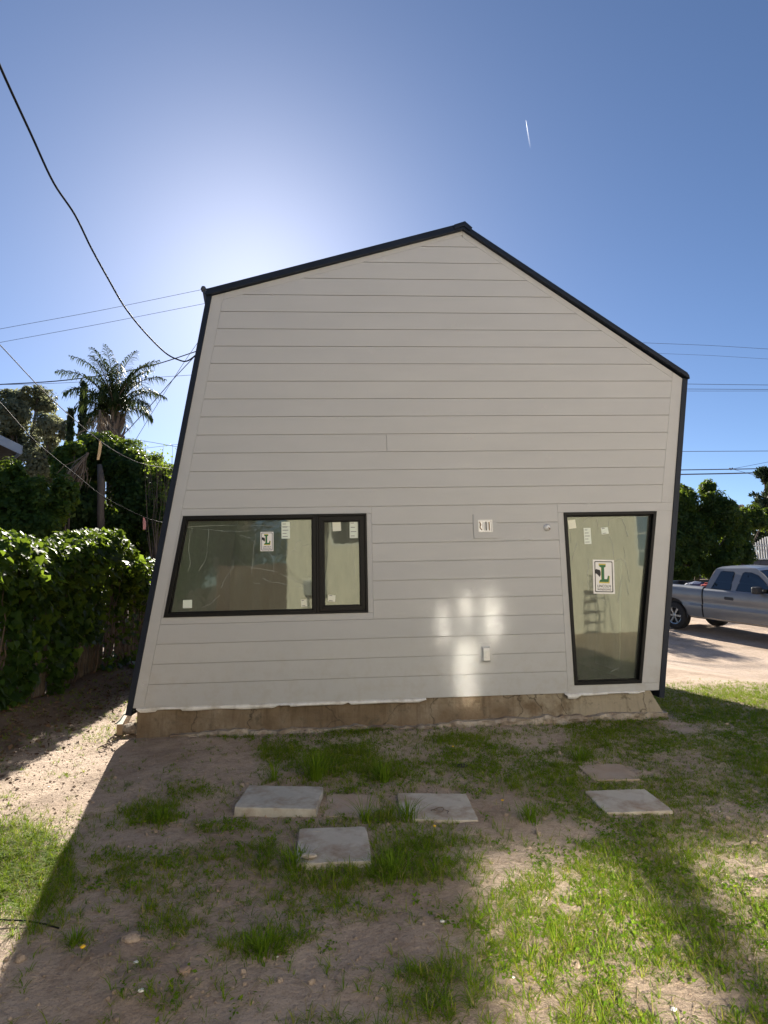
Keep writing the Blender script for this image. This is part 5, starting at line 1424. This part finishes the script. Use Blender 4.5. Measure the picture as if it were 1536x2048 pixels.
for i, (pts, r, lab) in enumerate([
        ([(1240, 683, 34), (1296, 686, 34), (1420, 691, 34), (1536, 698, 34), (1640, 704, 34)], .013, 'topmost thin line right beside the long roof slope'),
        ([(1240, 704, 34), (1320, 707, 34), (1420, 711, 34), (1536, 718, 34), (1640, 724, 34)], .010, 'faint line second below the roof slope'),
        ([(1300, 766, 34), (1372, 768, 34), (1536, 770, 34), (1640, 771, 34)], .017, 'upper of three close lines just below the right eave'),
        ([(1300, 777, 34), (1370, 778, 34), (1536, 779, 34), (1640, 780, 34)], .017, 'middle of three close lines just below the right eave'),
        ([(1300, 781, 34), (1370, 782, 34), (1536, 782, 34), (1640, 782, 34)], .013, 'lowest of three close lines just below the right eave'),
        ([(1280, 904, 30), (1358, 903, 30), (1536, 902, 30), (1640, 901, 30)], .018, 'single dark line between the two groups of lines'),
        ([(1280, 941, 30), (1354, 940, 30), (1460, 938.5, 30), (1536, 937, 30), (1640, 935, 30)], .032, 'thick telephone line with a splice, above its twin'),
        ([(1280, 950, 30), (1354, 949, 30), (1460, 947, 30), (1536, 945, 30), (1640, 943, 30)], .040, 'thickest black telephone line just above the tree'),
        ([(1468, 937, 30), (1500, 931, 30), (1536, 924, 30), (1640, 904, 30)], .012, 'thin drop line rising from the splice'),
        ([(1468, 939, 30), (1500, 948, 30), (1536, 958, 30), (1640, 985, 30)], .012, 'thin drop line falling from the splice')]):
    tag(MB().tube(long_line(px_path(pts), i, 'r'), r, 5).obj('overhead_wire', M['farwire']), lab, 'wire')
sp = At(1462, 938.5, 30)
tag(MB().tube([sp + Vector((-.16, 0, .0)), sp + Vector((-.08, 0, .05)), sp + Vector((.0, 0, -.02)), sp + Vector((.09, 0, .06)), sp + Vector((.17, 0, 0))], [.02, .06, .045, .055, .02], 7).obj('splice_case', M['farwire']), 'small knobbly splice on the thick telephone line', 'splice')

# contrail of a far aeroplane
def contrail_mat():
    m, nt, out = new_mat('contrail ice'); L = nt.links
    tc = N(nt, 'ShaderNodeTexCoord'); s = N(nt, 'ShaderNodeSeparateXYZ'); L.new(tc.outputs['Generated'], s.inputs[0])
    f = ramp(nt, s.outputs[2], [(0.0, (0, 0, 0)), (0.5, (0.08, 0.08, 0.08)), (1.0, (0.30, 0.30, 0.30))])
    d = N(nt, 'ShaderNodeBsdfDiffuse'); d.inputs[0].default_value = (0.95, 0.95, 0.95, 1)
    t2 = N(nt, 'ShaderNodeBsdfTranslucent'); t2.inputs[0].default_value = (0.95, 0.95, 0.95, 1)
    ad = N(nt, 'ShaderNodeAddShader'); L.new(d.outputs[0], ad.inputs[0]); L.new(t2.outputs[0], ad.inputs[1])
    t = N(nt, 'ShaderNodeBsdfTransparent'); mx = N(nt, 'ShaderNodeMixShader')
    L.new(f, mx.inputs[0]); L.new(t.outputs[0], mx.inputs[1]); L.new(ad.outputs[0], mx.inputs[2]); L.new(mx.outputs[0], out.inputs[0])
    return m
ct = [At(1052.0, 241, 3000), At(1053.5, 252, 3000), At(1055.5, 265, 3000), At(1058, 280, 3000), At(1061, 297, 3000)]
tag(MB().tube(ct, [.6, 2.2, 3.0, 3.8, 4.6], 8).obj('contrail', contrail_mat()), 'short white contrail in the blue sky above the roof', 'contrail')

# ================================================================= PICKUP
def paint(name, col, metallic=.55, rough=.32, coat=.6):
    m, nt, out = new_mat(name); L = nt.links
    tc = N(nt, 'ShaderNodeTexCoord'); n = N(nt, 'ShaderNodeTexNoise', Scale=3.0, Detail=6.0); L.new(tc.outputs['Object'], n.inputs[0])
    c = ramp(nt, n.outputs[0], [(0.3, tuple(v * .9 for v in col)), (0.7, col)])
    p = N(nt, 'ShaderNodeBsdfPrincipled', Metallic=metallic, Roughness=rough); p.inputs['Coat Weight'].default_value = coat; p.inputs['Coat Roughness'].default_value = .12
    L.new(c, p.inputs['Base Color']); L.new(p.outputs[0], out.inputs[0]); return m
M['truckpaint'] = paint('champagne silver paint', (0.205, 0.215, 0.23), .4, .34, .45)
M['whitepaint'] = paint('white car paint', (0.75, 0.76, 0.77), 0.0, .3, .7)
M['trim'] = surf('dark plastic trim', (0.02, 0.02, 0.022), .5, .1, 8, 0)
M['chrome'] = surf('alloy', (0.36, 0.36, 0.36), .25, .05, 8, 0, metallic=.9)
M['lamp'] = surf('lamp lens', (0.7, 0.7, 0.68), .15, .05, 8, 0)
M['redlamp'] = surf('tail lamp lens', (0.45, 0.02, 0.015), .2, .05, 8, 0)
def wheel(parent, x, y, r, w, side):
    wo = link(bpy.data.objects.new('wheel', None), parent); wo.location = (x, y, r)
    h = w / 2
    MB().lathe([(r * .62, -h), (r * .9, -h), (r * .985, -h * .7), (r, -h * .3), (r, h * .3), (r * .985, h * .7), (r * .9, h), (r * .62, h)], (0, 0, 0), 'y', 36).obj('tyre', M['rubber'], wo, True)
    f = side * h
    rim = MB().lathe([(r * .64, -f * .9), (r * .63, f * .88), (r * .56, f * .80), (r * .54, f * .35)], (0, 0, 0), 'y', 36)
    for k in range(6):
        a = 2 * math.pi * k / 6
        ca, sa = math.cos(a), math.sin(a); P = []
        for (rad, wd) in ((.12, .055), (.56, .075)):
            for (s1, d) in ((-1, .62), (1, .62), (1, .86), (-1, .86)):
                u, v = rad * r, s1 * wd * r; P.append((u * ca - v * sa, f * d, u * sa + v * ca))
        rim.add(P, [(0, 1, 2, 3), (7, 6, 5, 4), (0, 4, 5, 1), (1, 5, 6, 2), (2, 6, 7, 3), (3, 7, 4, 0)])
    rim.lathe([(0, f * .92), (r * .10, f * .9), (r * .16, f * .8), (r * .17, f * .5)], (0, 0, 0), 'y', 18)
    rim.obj('rim', M['chrome'], wo)
    MB().lathe([(0, f * .25), (r * .54, f * .25)], (0, 0, 0), 'y', 24).obj('brake_drum', M['trim'], wo)
def side_strip(pts, hw, off, side, mat, name, parent, t=.006):
    """thin panel following the body side; pts (x, z); hw(z) half width"""
    n = len(pts); V = [(x, side * (hw(z) + off), z) for x, z in pts] + [(x, side * (hw(z) + off - t), z) for x, z in pts]
    F = [tuple(range(n)), tuple(range(2 * n - 1, n - 1, -1))] + [(i, (i + 1) % n, (i + 1) % n + n, i + n) for i in range(n)]
    return MB().add(V, F).obj(name, mat, parent)
def make_pickup():
    th, ph = math.radians(-70.5), -.075
    near = Vector((9.04, 10.60, -.135))
    d = Vector((math.cos(th) * math.cos(ph), math.sin(th) * math.cos(ph), math.sin(ph)))
    rgt = Vector((math.sin(th), -math.cos(th), 0)); left = -rgt; up = d.cross(left)
    root = empty('pickup_truck', (0, 0, 0), 'champagne silver extended-cab pickup parked on the dirt drive', 'pickup')
    o = near + left * .97
    root.matrix_world = Matrix(((d.x, left.x, up.x, o.x), (d.y, left.y, up.y, o.y), (d.z, left.z, up.z, o.z), (0, 0, 0, 1)))
    hwz = lambda z: float(np.interp(z, [.35, .45, .60, .74, .80, .98, 1.10, 1.18, 1.24], [.90, .935, .965, .975, .955, .975, .965, .94, .90]))
    WB = 3.65; R = .385
    def zlow(x):
        z = .43
        for c in (0, WB):
            if abs(x - c) < .48: z = max(z, R + math.sqrt(.48 ** 2 - (x - c) ** 2))
        return z
    def ztop(x): return float(np.interp(x, [-1.35, .92, .97, 2.95, 3.4, 4.5, 4.62], [1.235, 1.235, 1.20, 1.20, 1.19, 1.10, 1.0]))
    def xs_of(a, b): return sorted(set(list(np.linspace(a, b, int((b - a) / .06) + 2)) + [v for c in (0, WB) for v in (c - .48, c + .48, c - .4799, c + .4799) if a < v < b]))
    def panel(a, b, name, mat):
        K = 14
        X = xs_of(a, b)
        for side in (-1, 1):
            mb = MB(); base = len(mb.v)
            for x in X:
                z0, z1 = zlow(x), ztop(x); nose = max(0, x - 4.1) ** 2 * .9
                for k in range(K + 1):
                    z = z0 + (z1 - z0) * k / K; mb.v.append((x, side * (hwz(z) - nose), z))
                mb.v.append((x, side * (hwz(z1) - nose - .07), z1 + .012))
            m = K + 2
            for i in range(len(X) - 1):
                for k in range(m - 1): q = base + i * m + k; mb.f.append((q, q + m, q + m + 1, q + 1))
            mb.obj(name, mat, root, True)
    panel(-1.32, .925, 'bed_side', M['truckpaint'])
    panel(.965, 2.86, 'door_panel', M['truckpaint'])
    panel(2.885, 4.62, 'front_fender', M['truckpaint'])
    # bed: floor, inner walls, tailgate, cab base, hood
    MB().box(-1.30, .92, -.83, .83, .72, .76).obj('bed_floor', M['trim'], root)
    for s in (-1, 1): MB().box(-1.30, .92, min(s * .80, s * .838), max(s * .80, s * .838), .77, 1.245).obj('bed_inner_side', M['trim'], root)
    MB().box(-1.36, -1.31, -.86, .86, .62, 1.235).obj('tailgate', M['truckpaint'], root, bevel=.012)
    MB().box(.90, .96, -.86, .86, .50, 1.225).obj('cab_back_panel', M['trim'], root)
    MB().box(.97, 2.95, -.90, .90, .50, 1.19).obj('cab_floor', M['trim'], root)
    hood = MB(); X = np.linspace(2.88, 4.6, 12); Y = np.linspace(-.86, .86, 11)
    for x in X:
        for y in Y: hood.v.append((x, y * (1 - .12 * max(0, x - 4) ** 2), ztop(x) + .012 + .055 * (1 - (y / .86) ** 2)))
    for i in range(11):
        for j in range(10): a = i * 11 + j; hood.f.append((a, a + 11, a + 12, a + 1))
    hood.obj('hood', M['truckpaint'], root, True)
    MB().box(4.50, 4.64, -.70, .70, .72, 1.05).obj('grille', M['trim'], root, bevel=.02)
    for s in (-1, 1): MB().box(4.50, 4.66, s * .62 - .12 if s > 0 else -.86, s * .62 + .24 if s > 0 else -.50, .78, 1.03).obj('headlight', M['lamp'], root, bevel=.03)
    MB().box(4.5, 4.78, -.93, .93, .45, .68).obj('front_bumper', M['chrome'], root, bevel=.04)
    MB().box(-1.50, -1.37, -.92, .92, .42, .62).obj('rear_bumper', M['chrome'], root, bevel=.03)
    for s in (-1, 1): MB().box(-1.37, -1.30, s * .93 - .035, s * .93 + .035, .80, 1.18).obj('tail_lamp', M['redlamp'], root, bevel=.01)
    # greenhouse
    gw = lambda z: float(np.interp(z, [1.17, 1.30, 1.50, 1.68, 1.76, 1.82], [.905, .875, .82, .765, .72, .60]))
    outl = [(.98, 1.19), (1.06, 1.42), (1.15, 1.66), (1.20, 1.74), (1.30, 1.79), (1.6, 1.815), (1.95, 1.815), (2.22, 1.79), (2.36, 1.74), (2.50, 1.66), (2.78, 1.42), (3.06, 1.195)]
    cabm = MB(); n = len(outl)
    # side skins as fans of strips between the outline and the belt line
    for s in (-1, 1):
        b = len(cabm.v)
        for (x, z) in outl: cabm.v.append((x, s * gw(z), z))
        cabm.f.append(tuple(range(b, b + n)))
    # roof and rear skins between both sides (windscreen and rear light are glass)
    for i in range(n - 1):
        if 3 <= i <= 7:
            for k in range(6):
                t0, t1 = -1 + k / 3, -1 + (k + 1) / 3
                def q(j, t): x, z = outl[j]; return (x, t * gw(z), z + .028 * (1 - t * t))
                cabm.add([q(i, t0), q(i + 1, t0), q(i + 1, t1), q(i, t1)], [(0, 1, 2, 3)])
    cabm.obj('cab_shell', M['truckpaint'], root)
    def glass_between(a, b, name):
        (x0, z0), (x1, z1) = outl[a], outl[b]
        V = [(x0, -gw(z0) + .02, z0), (x0, gw(z0) - .02, z0), (x1, gw(z1) - .02, z1), (x1, -gw(z1) + .02, z1)]
        return MB().add(V, [(0, 1, 2, 3)]).obj(name, M['carglass'], root)
    glass_between(11, 8, 'windscreen'); glass_between(0, 3, 'rear_window')
    MB().box(1.05, 2.6, -.55, .55, 1.195, 1.45).obj('seat_backs', M['trim'], root, bevel=.05)
    for s in (-1, 1):
        rq = [(1.16, 1.225), (1.70, 1.215), (1.735, 1.64), (1.70, 1.675), (1.42, 1.68), (1.36, 1.655)]
        fq = [(1.86, 1.21), (2.80, 1.205), (2.66, 1.36), (2.52, 1.50), (2.36, 1.62), (2.18, 1.675), (2.02, 1.68), (1.97, 1.645)]
        for pts in (rq, fq):
            cx = sum(p[0] for p in pts) / len(pts); cz = sum(p[1] for p in pts) / len(pts)
            big = [(cx + (x - cx) * 1.05, cz + (z - cz) * 1.06) for x, z in pts]
            side_strip(big, gw, .004, s, M['trim'], 'window_seal', root)
            side_strip(pts, gw, .008, s, M['carglass'], 'side_window', root)
        # mirror, handle, mouldings, gaps
        mr_ = link(bpy.data.objects.new('door_mirror', None), root)
        MB().box(2.44, 2.60, min(s * .97, s * 1.19), max(s * .97, s * 1.19), 1.19, 1.36).obj('mirror_housing', M['trim'], mr_, bevel=.035)
        MB().box(2.50, 2.58, min(s * .86, s * .975), max(s * .86, s * .975), 1.20, 1.25).obj('mirror_arm', M['trim'], mr_)
        side_strip([(1.60, .97), (1.82, .965), (1.84, 1.0), (1.82, 1.04), (1.60, 1.045), (1.575, 1.005)], hwz, .006, s, M['trim'], 'door_handle', root)
        side_strip([(.56, .735), (.92, .735), (.92, .79), (.56, .79)], hwz, .018, s, M['truckpaint'], 'side_moulding', root, .02)
        side_strip([(.99, .725), (2.84, .725), (2.84, .79), (.99, .79)], hwz, .018, s, M['truckpaint'], 'side_moulding', root, .02)
        side_strip([(.50, .415), (3.15, .415), (3.15, .455), (.50, .455)], hwz, .012, s, M['chrome'], 'sill_strip', root, .02)
        side_strip([(1.765, .50), (1.78, .50), (1.78, 1.19), (1.765, 1.19)], hwz, .001, s, M['trim'], 'door_gap', root, .004)
        ft = [(x, .38 + math.sqrt(max(0, .52 ** 2 - x * x)) if abs(x) < .52 else .43) for x in np.linspace(-.5, .5, 21)]
        for c in (0, WB):
            arch = MB()
            for k in range(16):
                a0, a1 = math.pi * k / 16, math.pi * (k + 1) / 16
                for (r0, r1, yy) in ((.47, .50, 0),):
                    arch.add([(c + r0 * math.cos(a0), s * .965, R + r0 * math.sin(a0)), (c + r1 * math.cos(a0), s * .972, R + r1 * math.sin(a0)), (c + r1 * math.cos(a1), s * .972, R + r1 * math.sin(a1)), (c + r0 * math.cos(a1), s * .965, R + r0 * math.sin(a1)),
                              (c + r0 * math.cos(a0), s * .60, R + r0 * math.sin(a0)), (c + r0 * math.cos(a1), s * .60, R + r0 * math.sin(a1))], [(0, 1, 2, 3), (0, 3, 5, 4)])
            arch.obj('wheel_arch', M['trim'], root)
            wheel(root, c, s * .80, R, .25, s)
    MB().box(-1.2, 4.3, -.5, .5, .34, .52).obj('chassis', M['trim'], root)
    return root
truck = make_pickup()
def truck_pt(x, y, z): return truck.matrix_world @ Vector((x, y, z))
# load in the bed
M['tarp'] = surf('blue tarp', (0.05, 0.07, 0.15), .6, .2, 6, .5, 15, bdist=.03)
M['redcan'] = surf('red can', (0.45, 0.06, 0.04), .5, .1, 9, 0)
tp = rock('tarp_bundle', truck_pt(.30, -.30, 1.26), .25, M['tarp'], 71, 'blue tarp bundle heaped in the pickup bed', 'tarp', flat=.42)
tp.matrix_world = truck.matrix_world @ Matrix.Translation((.25, -.35, 1.22))
rc_ = empty('fuel_can', (0, 0, 0), 'small red can behind the pickup cab', 'can'); rc_.matrix_world = truck.matrix_world @ Matrix.Translation((.80, -.62, .77))
MB().box(-.09, .09, -.12, .12, 0, .52).obj('can_body', M['redcan'], rc_, bevel=.03); MB().tube([(-.06, 0, .52), (-.04, 0, .56), (.04, 0, .56), (.06, 0, .52)], .012, 6).obj('handle', M['redcan'], rc_)

# white van beyond the fence
def make_van():
    root = empty('white_van', (-5.35, .55, gzf(-5.35, .5)), 'white van parked beyond the ivy fence, only its roof showing', 'van')
    hw = lambda z: float(np.interp(z, [.3, .6, 1.0, 1.2, 1.7, 1.86, 1.92], [.90, .96, .96, .94, .80, .72, .55]))
    prof = [(0, .40), (0, 1.1), (.18, 1.72), (.35, 1.86), (.8, 1.92), (2.8, 1.92), (3.2, 1.86), (3.5, 1.72), (4.05, 1.15), (4.85, 1.0), (4.95, .7), (4.9, .40)]
    mb = MB(); n = len(prof); T_ = np.linspace(-1, 1, 9)
    for (yy, z) in prof:
        for t in T_: mb.v.append((t * hw(z), yy, z + (.03 * (1 - t * t) if z > 1.8 else 0)))
    m = len(T_)
    for i in range(n - 1):
        for k in range(m - 1): a = i * m + k; mb.f.append((a, a + m, a + m + 1, a + 1))
    for s in (0, m - 1): mb.f.append(tuple(i * m + s for i in range(n)))
    mb.obj('body', M['whitepaint'], root)
    for s in (-1, 1):
        for (a, b) in ((.35, 1.4), (1.5, 2.4), (2.5, 3.35)):
            V = [(s * (hw(z) + .006), yy, z) for yy, z in ((a, 1.2), (b + (.25 if b > 3 else 0), 1.2), (b - (.05 if b > 3 else 0), 1.66), (a, 1.66))]
            MB().add(V, [(0, 1, 2, 3)]).obj('side_window', M['carglass'], root)
        for yy in (.95, 4.0):
            wo = MB().lathe([(.18, -.11), (.30, -.11), (.335, -.06), (.335, .06), (.30, .11), (.18, .11)], (s * .84, yy, .335), 'x', 28).obj('wheel', M['rubber'], root, True)
            MB().lathe([(0, s * .10), (.19, s * .095)], (s * .84, yy, .335), 'x', 20).obj('hubcap', M['chrome'], wo)
    V = [(t * hw(z) * .9, yy + .012, z + .006) for (yy, z) in ((3.55, 1.69), (4.0, 1.21)) for t in (-1, 1)]
    MB().add(V, [(0, 1, 3, 2)]).obj('windscreen', M['carglass'], root)
make_van()

# ================================================================= NEIGHBOURING BUILDINGS
M['nb_wall'] = surf('neighbour wall', (0.34, 0.36, 0.38), .85, .06, 3, .3, 60)
M['nb_fascia'] = surf('grey blue fascia', (0.30, 0.34, 0.40), .6, .08, 5, .1)
M['shingle'] = surf('roof shingles', (0.11, 0.105, 0.10), .9, .25, 12, .5, 30)
def neighbour():
    y = 8.0; e = At(42, 899, y); ez = e.z; hwid = 3.6; pitch = .42
    root = empty('neighbour_house', (e.x, y, 0), 'grey-blue eave corner of the neighbour house beyond the fence', 'house', rz=math.radians(38))
    ap = ez + pitch * hwid; cx = -hwid; y0 = 0.0
    for sx in (0, -2 * hwid):
        MB().prism(ccw([(sx, ez), (cx, ap), (cx, ap + .09), (sx, ez + .09)]), y0, 6).obj('roof', M['shingle'], root)
        MB().prism(ccw([(sx, ez - .12), (cx, ap - .12), (cx, ap + .093), (sx, ez + .093)]), y0 - .03, y0 - .003).obj('rake_board', M['nb_fascia'], root)
        q = .003 if sx == 0 else -.003
        MB().box(min(sx + q, sx + 8 * q), max(sx + q, sx + 8 * q), y0 - .03, 6, ez - .10, ez + .085).obj('eave_board', M['nb_fascia'], root)
    MB().prism(ccw([(-2 * hwid + .45, -.1), (-.45, -.1), (-.45, ez + .12), (cx, ap - .05), (-2 * hwid + .45, ez + .12)]), .45, 5.6).obj('wall', M['nb_wall'], root)
    w = link(bpy.data.objects.new('window', None), root)
    MB().box(-2.4, -1.2, .40, .448, 1.2, 2.4).obj('frame', M['white'], w); MB().box(-2.32, -1.28, .392, .398, 1.28, 2.32).obj('pane', M['carglass'], w)
neighbour()
# block wall and white trellis behind the pickup
M['block'] = surf('dark block wall', (0.10, 0.10, 0.105), .9, .2, 5, .5, 40)
yw = 19.6
a = At(1330, 1117, yw); b = At(1700, 1110, yw)
bwl = empty('block_wall', (a.x - 3.6, yw, -.2), 'dark block wall behind the pickup', 'wall')
blk = MB().box(0, .385, -.10, .10, 0, .185).obj('block', M['block'], bwl); blk.location = (0, 0, 0)
nb_, rows = 27, 11
for r in range(rows):
    for k in range(nb_):
        if r == 0 and k == 0: continue
        o = link(bpy.data.objects.new('block', blk.data), bwl); o.location = (k * .395 + (.197 if r % 2 else 0), random.uniform(-.004, .004), r * .195)
ztw = -.2 + rows * .195
tr_ = empty('white_trellis', (At(1507, 1100, yw).x, yw, ztw), 'white picket trellis standing on the dark block wall', 'trellis')
sl0 = MB().box(0, .045, -.02, .02, .02, .78).obj('slat', M['white'], tr_)
for k in range(1, 26):
    o = link(bpy.data.objects.new('slat', sl0.data), tr_); o.location = (k * .115, 0, .0); o.scale = (1, 1, 1 + .35 * smooth01(k, 0, 6))
for zz in (.03, .62): MB().box(-.02, 2.95, .0205, .05, zz, zz + .05).obj('rail', M['white'], tr_)

# beige house across the yard, behind the photographer: it bounces warm light and shows in the glass
def back_house():
    y = -8.7
    root = empty('beige_house', (3.5, y, 0), 'two-storey beige stucco house facing the slanted house across the yard', 'house')
    x0, x1, H = -1.45 - 3.5, 9.5 - 3.5, 6.3
    wins = [(-.40 - 3.5, .42 - 3.5, 2.25, 3.42), (.60 - 3.5, 1.85 - 3.5, 2.25, 3.42), (-.36 - 3.5, -.12 - 3.5, 4.94, 5.56), (-.06 - 3.5, .10 - 3.5, 5.48, 6.05), (-.52 - 3.5, -.40 - 3.5, 5.52, 5.90), (-.30 - 3.5, -.16 - 3.5, 5.62, 6.0), (7.25 - 3.5, 8.4 - 3.5, 1.55, 2.9), (3.4 - 3.5, 4.6 - 3.5, 4.4, 5.6)]
    holes = [[(a, c), (b, c), (b, d), (a, d)] for a, b, c, d in wins]
    o = sheet_with_holes('wall', [(x0, -.1), (x1, -.1), (x1, H), (x0, H)], holes, 0, -.22, M['stucco'], root)
    MB().box(x0, x0 + .2, -7, -.225, -.1, H).obj('side_wall', M['stucco'], root); MB().box(x1 - .2, x1, -7, -.225, -.1, H).obj('side_wall', M['stucco'], root); MB().box(x0, x1, -7.2, -7.005, -.1, H).obj('back_wall', M['stucco'], root)
    MB().box(x0 - .35, x1 + .35, -7.5, .35, H + .003, H + .20).obj('roof', M['shingle'], root)
    MB().box(x0 + .21, x1 - .21, -6.9, -.25, 3.6, 3.8).obj('floor', M['intfloor'], root); 
    for k, (a, b, c, d) in enumerate(wins):
        w = link(bpy.data.objects.new('window', None), root)
        mb = MB(); f = .05 if b - a > .5 else .02
        for q in ((a, b, c, c + f), (a, b, d - f, d), (a, a + f, c + f, d - f), (b - f, b, c + f, d - f)): mb.box(q[0], q[1], -.10, .012, q[2], q[3])
        if k in (6, 7):
            for t in (1 / 3, 2 / 3): mb.box(a + f, b - f, -.07, -.03, c + (d - c) * t - .012, c + (d - c) * t + .012)
            mb.box((a + b) / 2 - .012, (a + b) / 2 + .012, -.071, -.029, c + f, d - f)
        mb.obj('frame', M['white'], w)
        MB().add([(a + f * .5, -.05, c + f * .5), (b - f * .5, -.05, c + f * .5), (b - f * .5, -.05, d - f * .5), (a + f * .5, -.05, d - f * .5)], [(0, 1, 2, 3)]).obj('pane', M['sunpane_low' if k < 2 else 'sunpane'], w)
    # meter boxes with conduits
    for xx in (-.95 - 3.5, -.62 - 3.5):
        m_ = link(bpy.data.objects.new('meter_box', None), root)
        MB().box(xx - .11, xx + .11, .003, .12, 1.05, 1.45).obj('case', M['steel'], m_, bevel=.01); MB().tube([(xx, .05, 1.05), (xx, .05, 0)], .025, 8).obj('conduit', M['steel'], m_)
    return root
back_house()
tree('wall_creeper', 'leafy creeper climbing past the upper windows of the beige house', (-.75, -8.45, -.02), [((-.16, -8.40, 5.0), (.16, .10, .22)), ((-.30, -8.40, 5.45), (.16, .10, .16)), ((-.02, -8.40, 5.62), (.16, .10, .20)), ((-.42, -8.40, 5.85), (.18, .10, .18)), ((-.20, -8.40, 5.95), (.15, .10, .14))], 110, .05, 'lf_mid', 98, .03, cat='creeper', sub=8, subr=.5, leaf=IVY)
# brown plank gate beside it
gate = empty('plank_gate', (-3.25, -9.3, 0), 'brown plank gate between the beige house and the yard tree', 'gate')
gp = MB().box(0, .138, 0, .025, .03, 1.85).obj('plank', M['brownwood'], gate)
for k in range(1, 13):
    o = link(bpy.data.objects.new('plank', gp.data), gate); o.location = (k * .142, 0, 0)
for zz in (.3, 1.5): MB().box(0, 1.84, -.045, -.003, zz, zz + .09).obj('rail', M['brownwood'], gate)

# ladder across the yard and things inside the room seen through the tall window
sl_ = empty('step_ladder', (5.9, -8.0, 0.0), 'thin dark step ladder standing before the beige house', 'ladder')
for s in (-1, 1):
    MB().tube([(s * .22, -.25, 0), (s * .14, 0, 1.35)], .010, 6).obj('leg', M['wire'], sl_); MB().tube([(s * .20, .3, 0), (s * .13, .02, 1.33)], .009, 6).obj('leg', M['wire'], sl_)
for k in range(4): MB().box(-.20 + .016 * k, .20 - .016 * k, -.23 + .06 * k, -.15 + .06 * k, .27 + .28 * k, .295 + .28 * k).obj('tread', M['wire'], sl_)
MB().box(-.16, .16, -.06, .10, 1.35, 1.38).obj('top', M['wire'], sl_)
pb = MB().box(-.02, .0, -.30, .30, 0, 1.2).obj('plaster_sheet', M['white']); pb.location = (2.86, .9, .31); pb.rotation_euler = (0, .08, 0)
tag(pb, 'pale plaster sheet leaning inside behind the tall window', 'board')
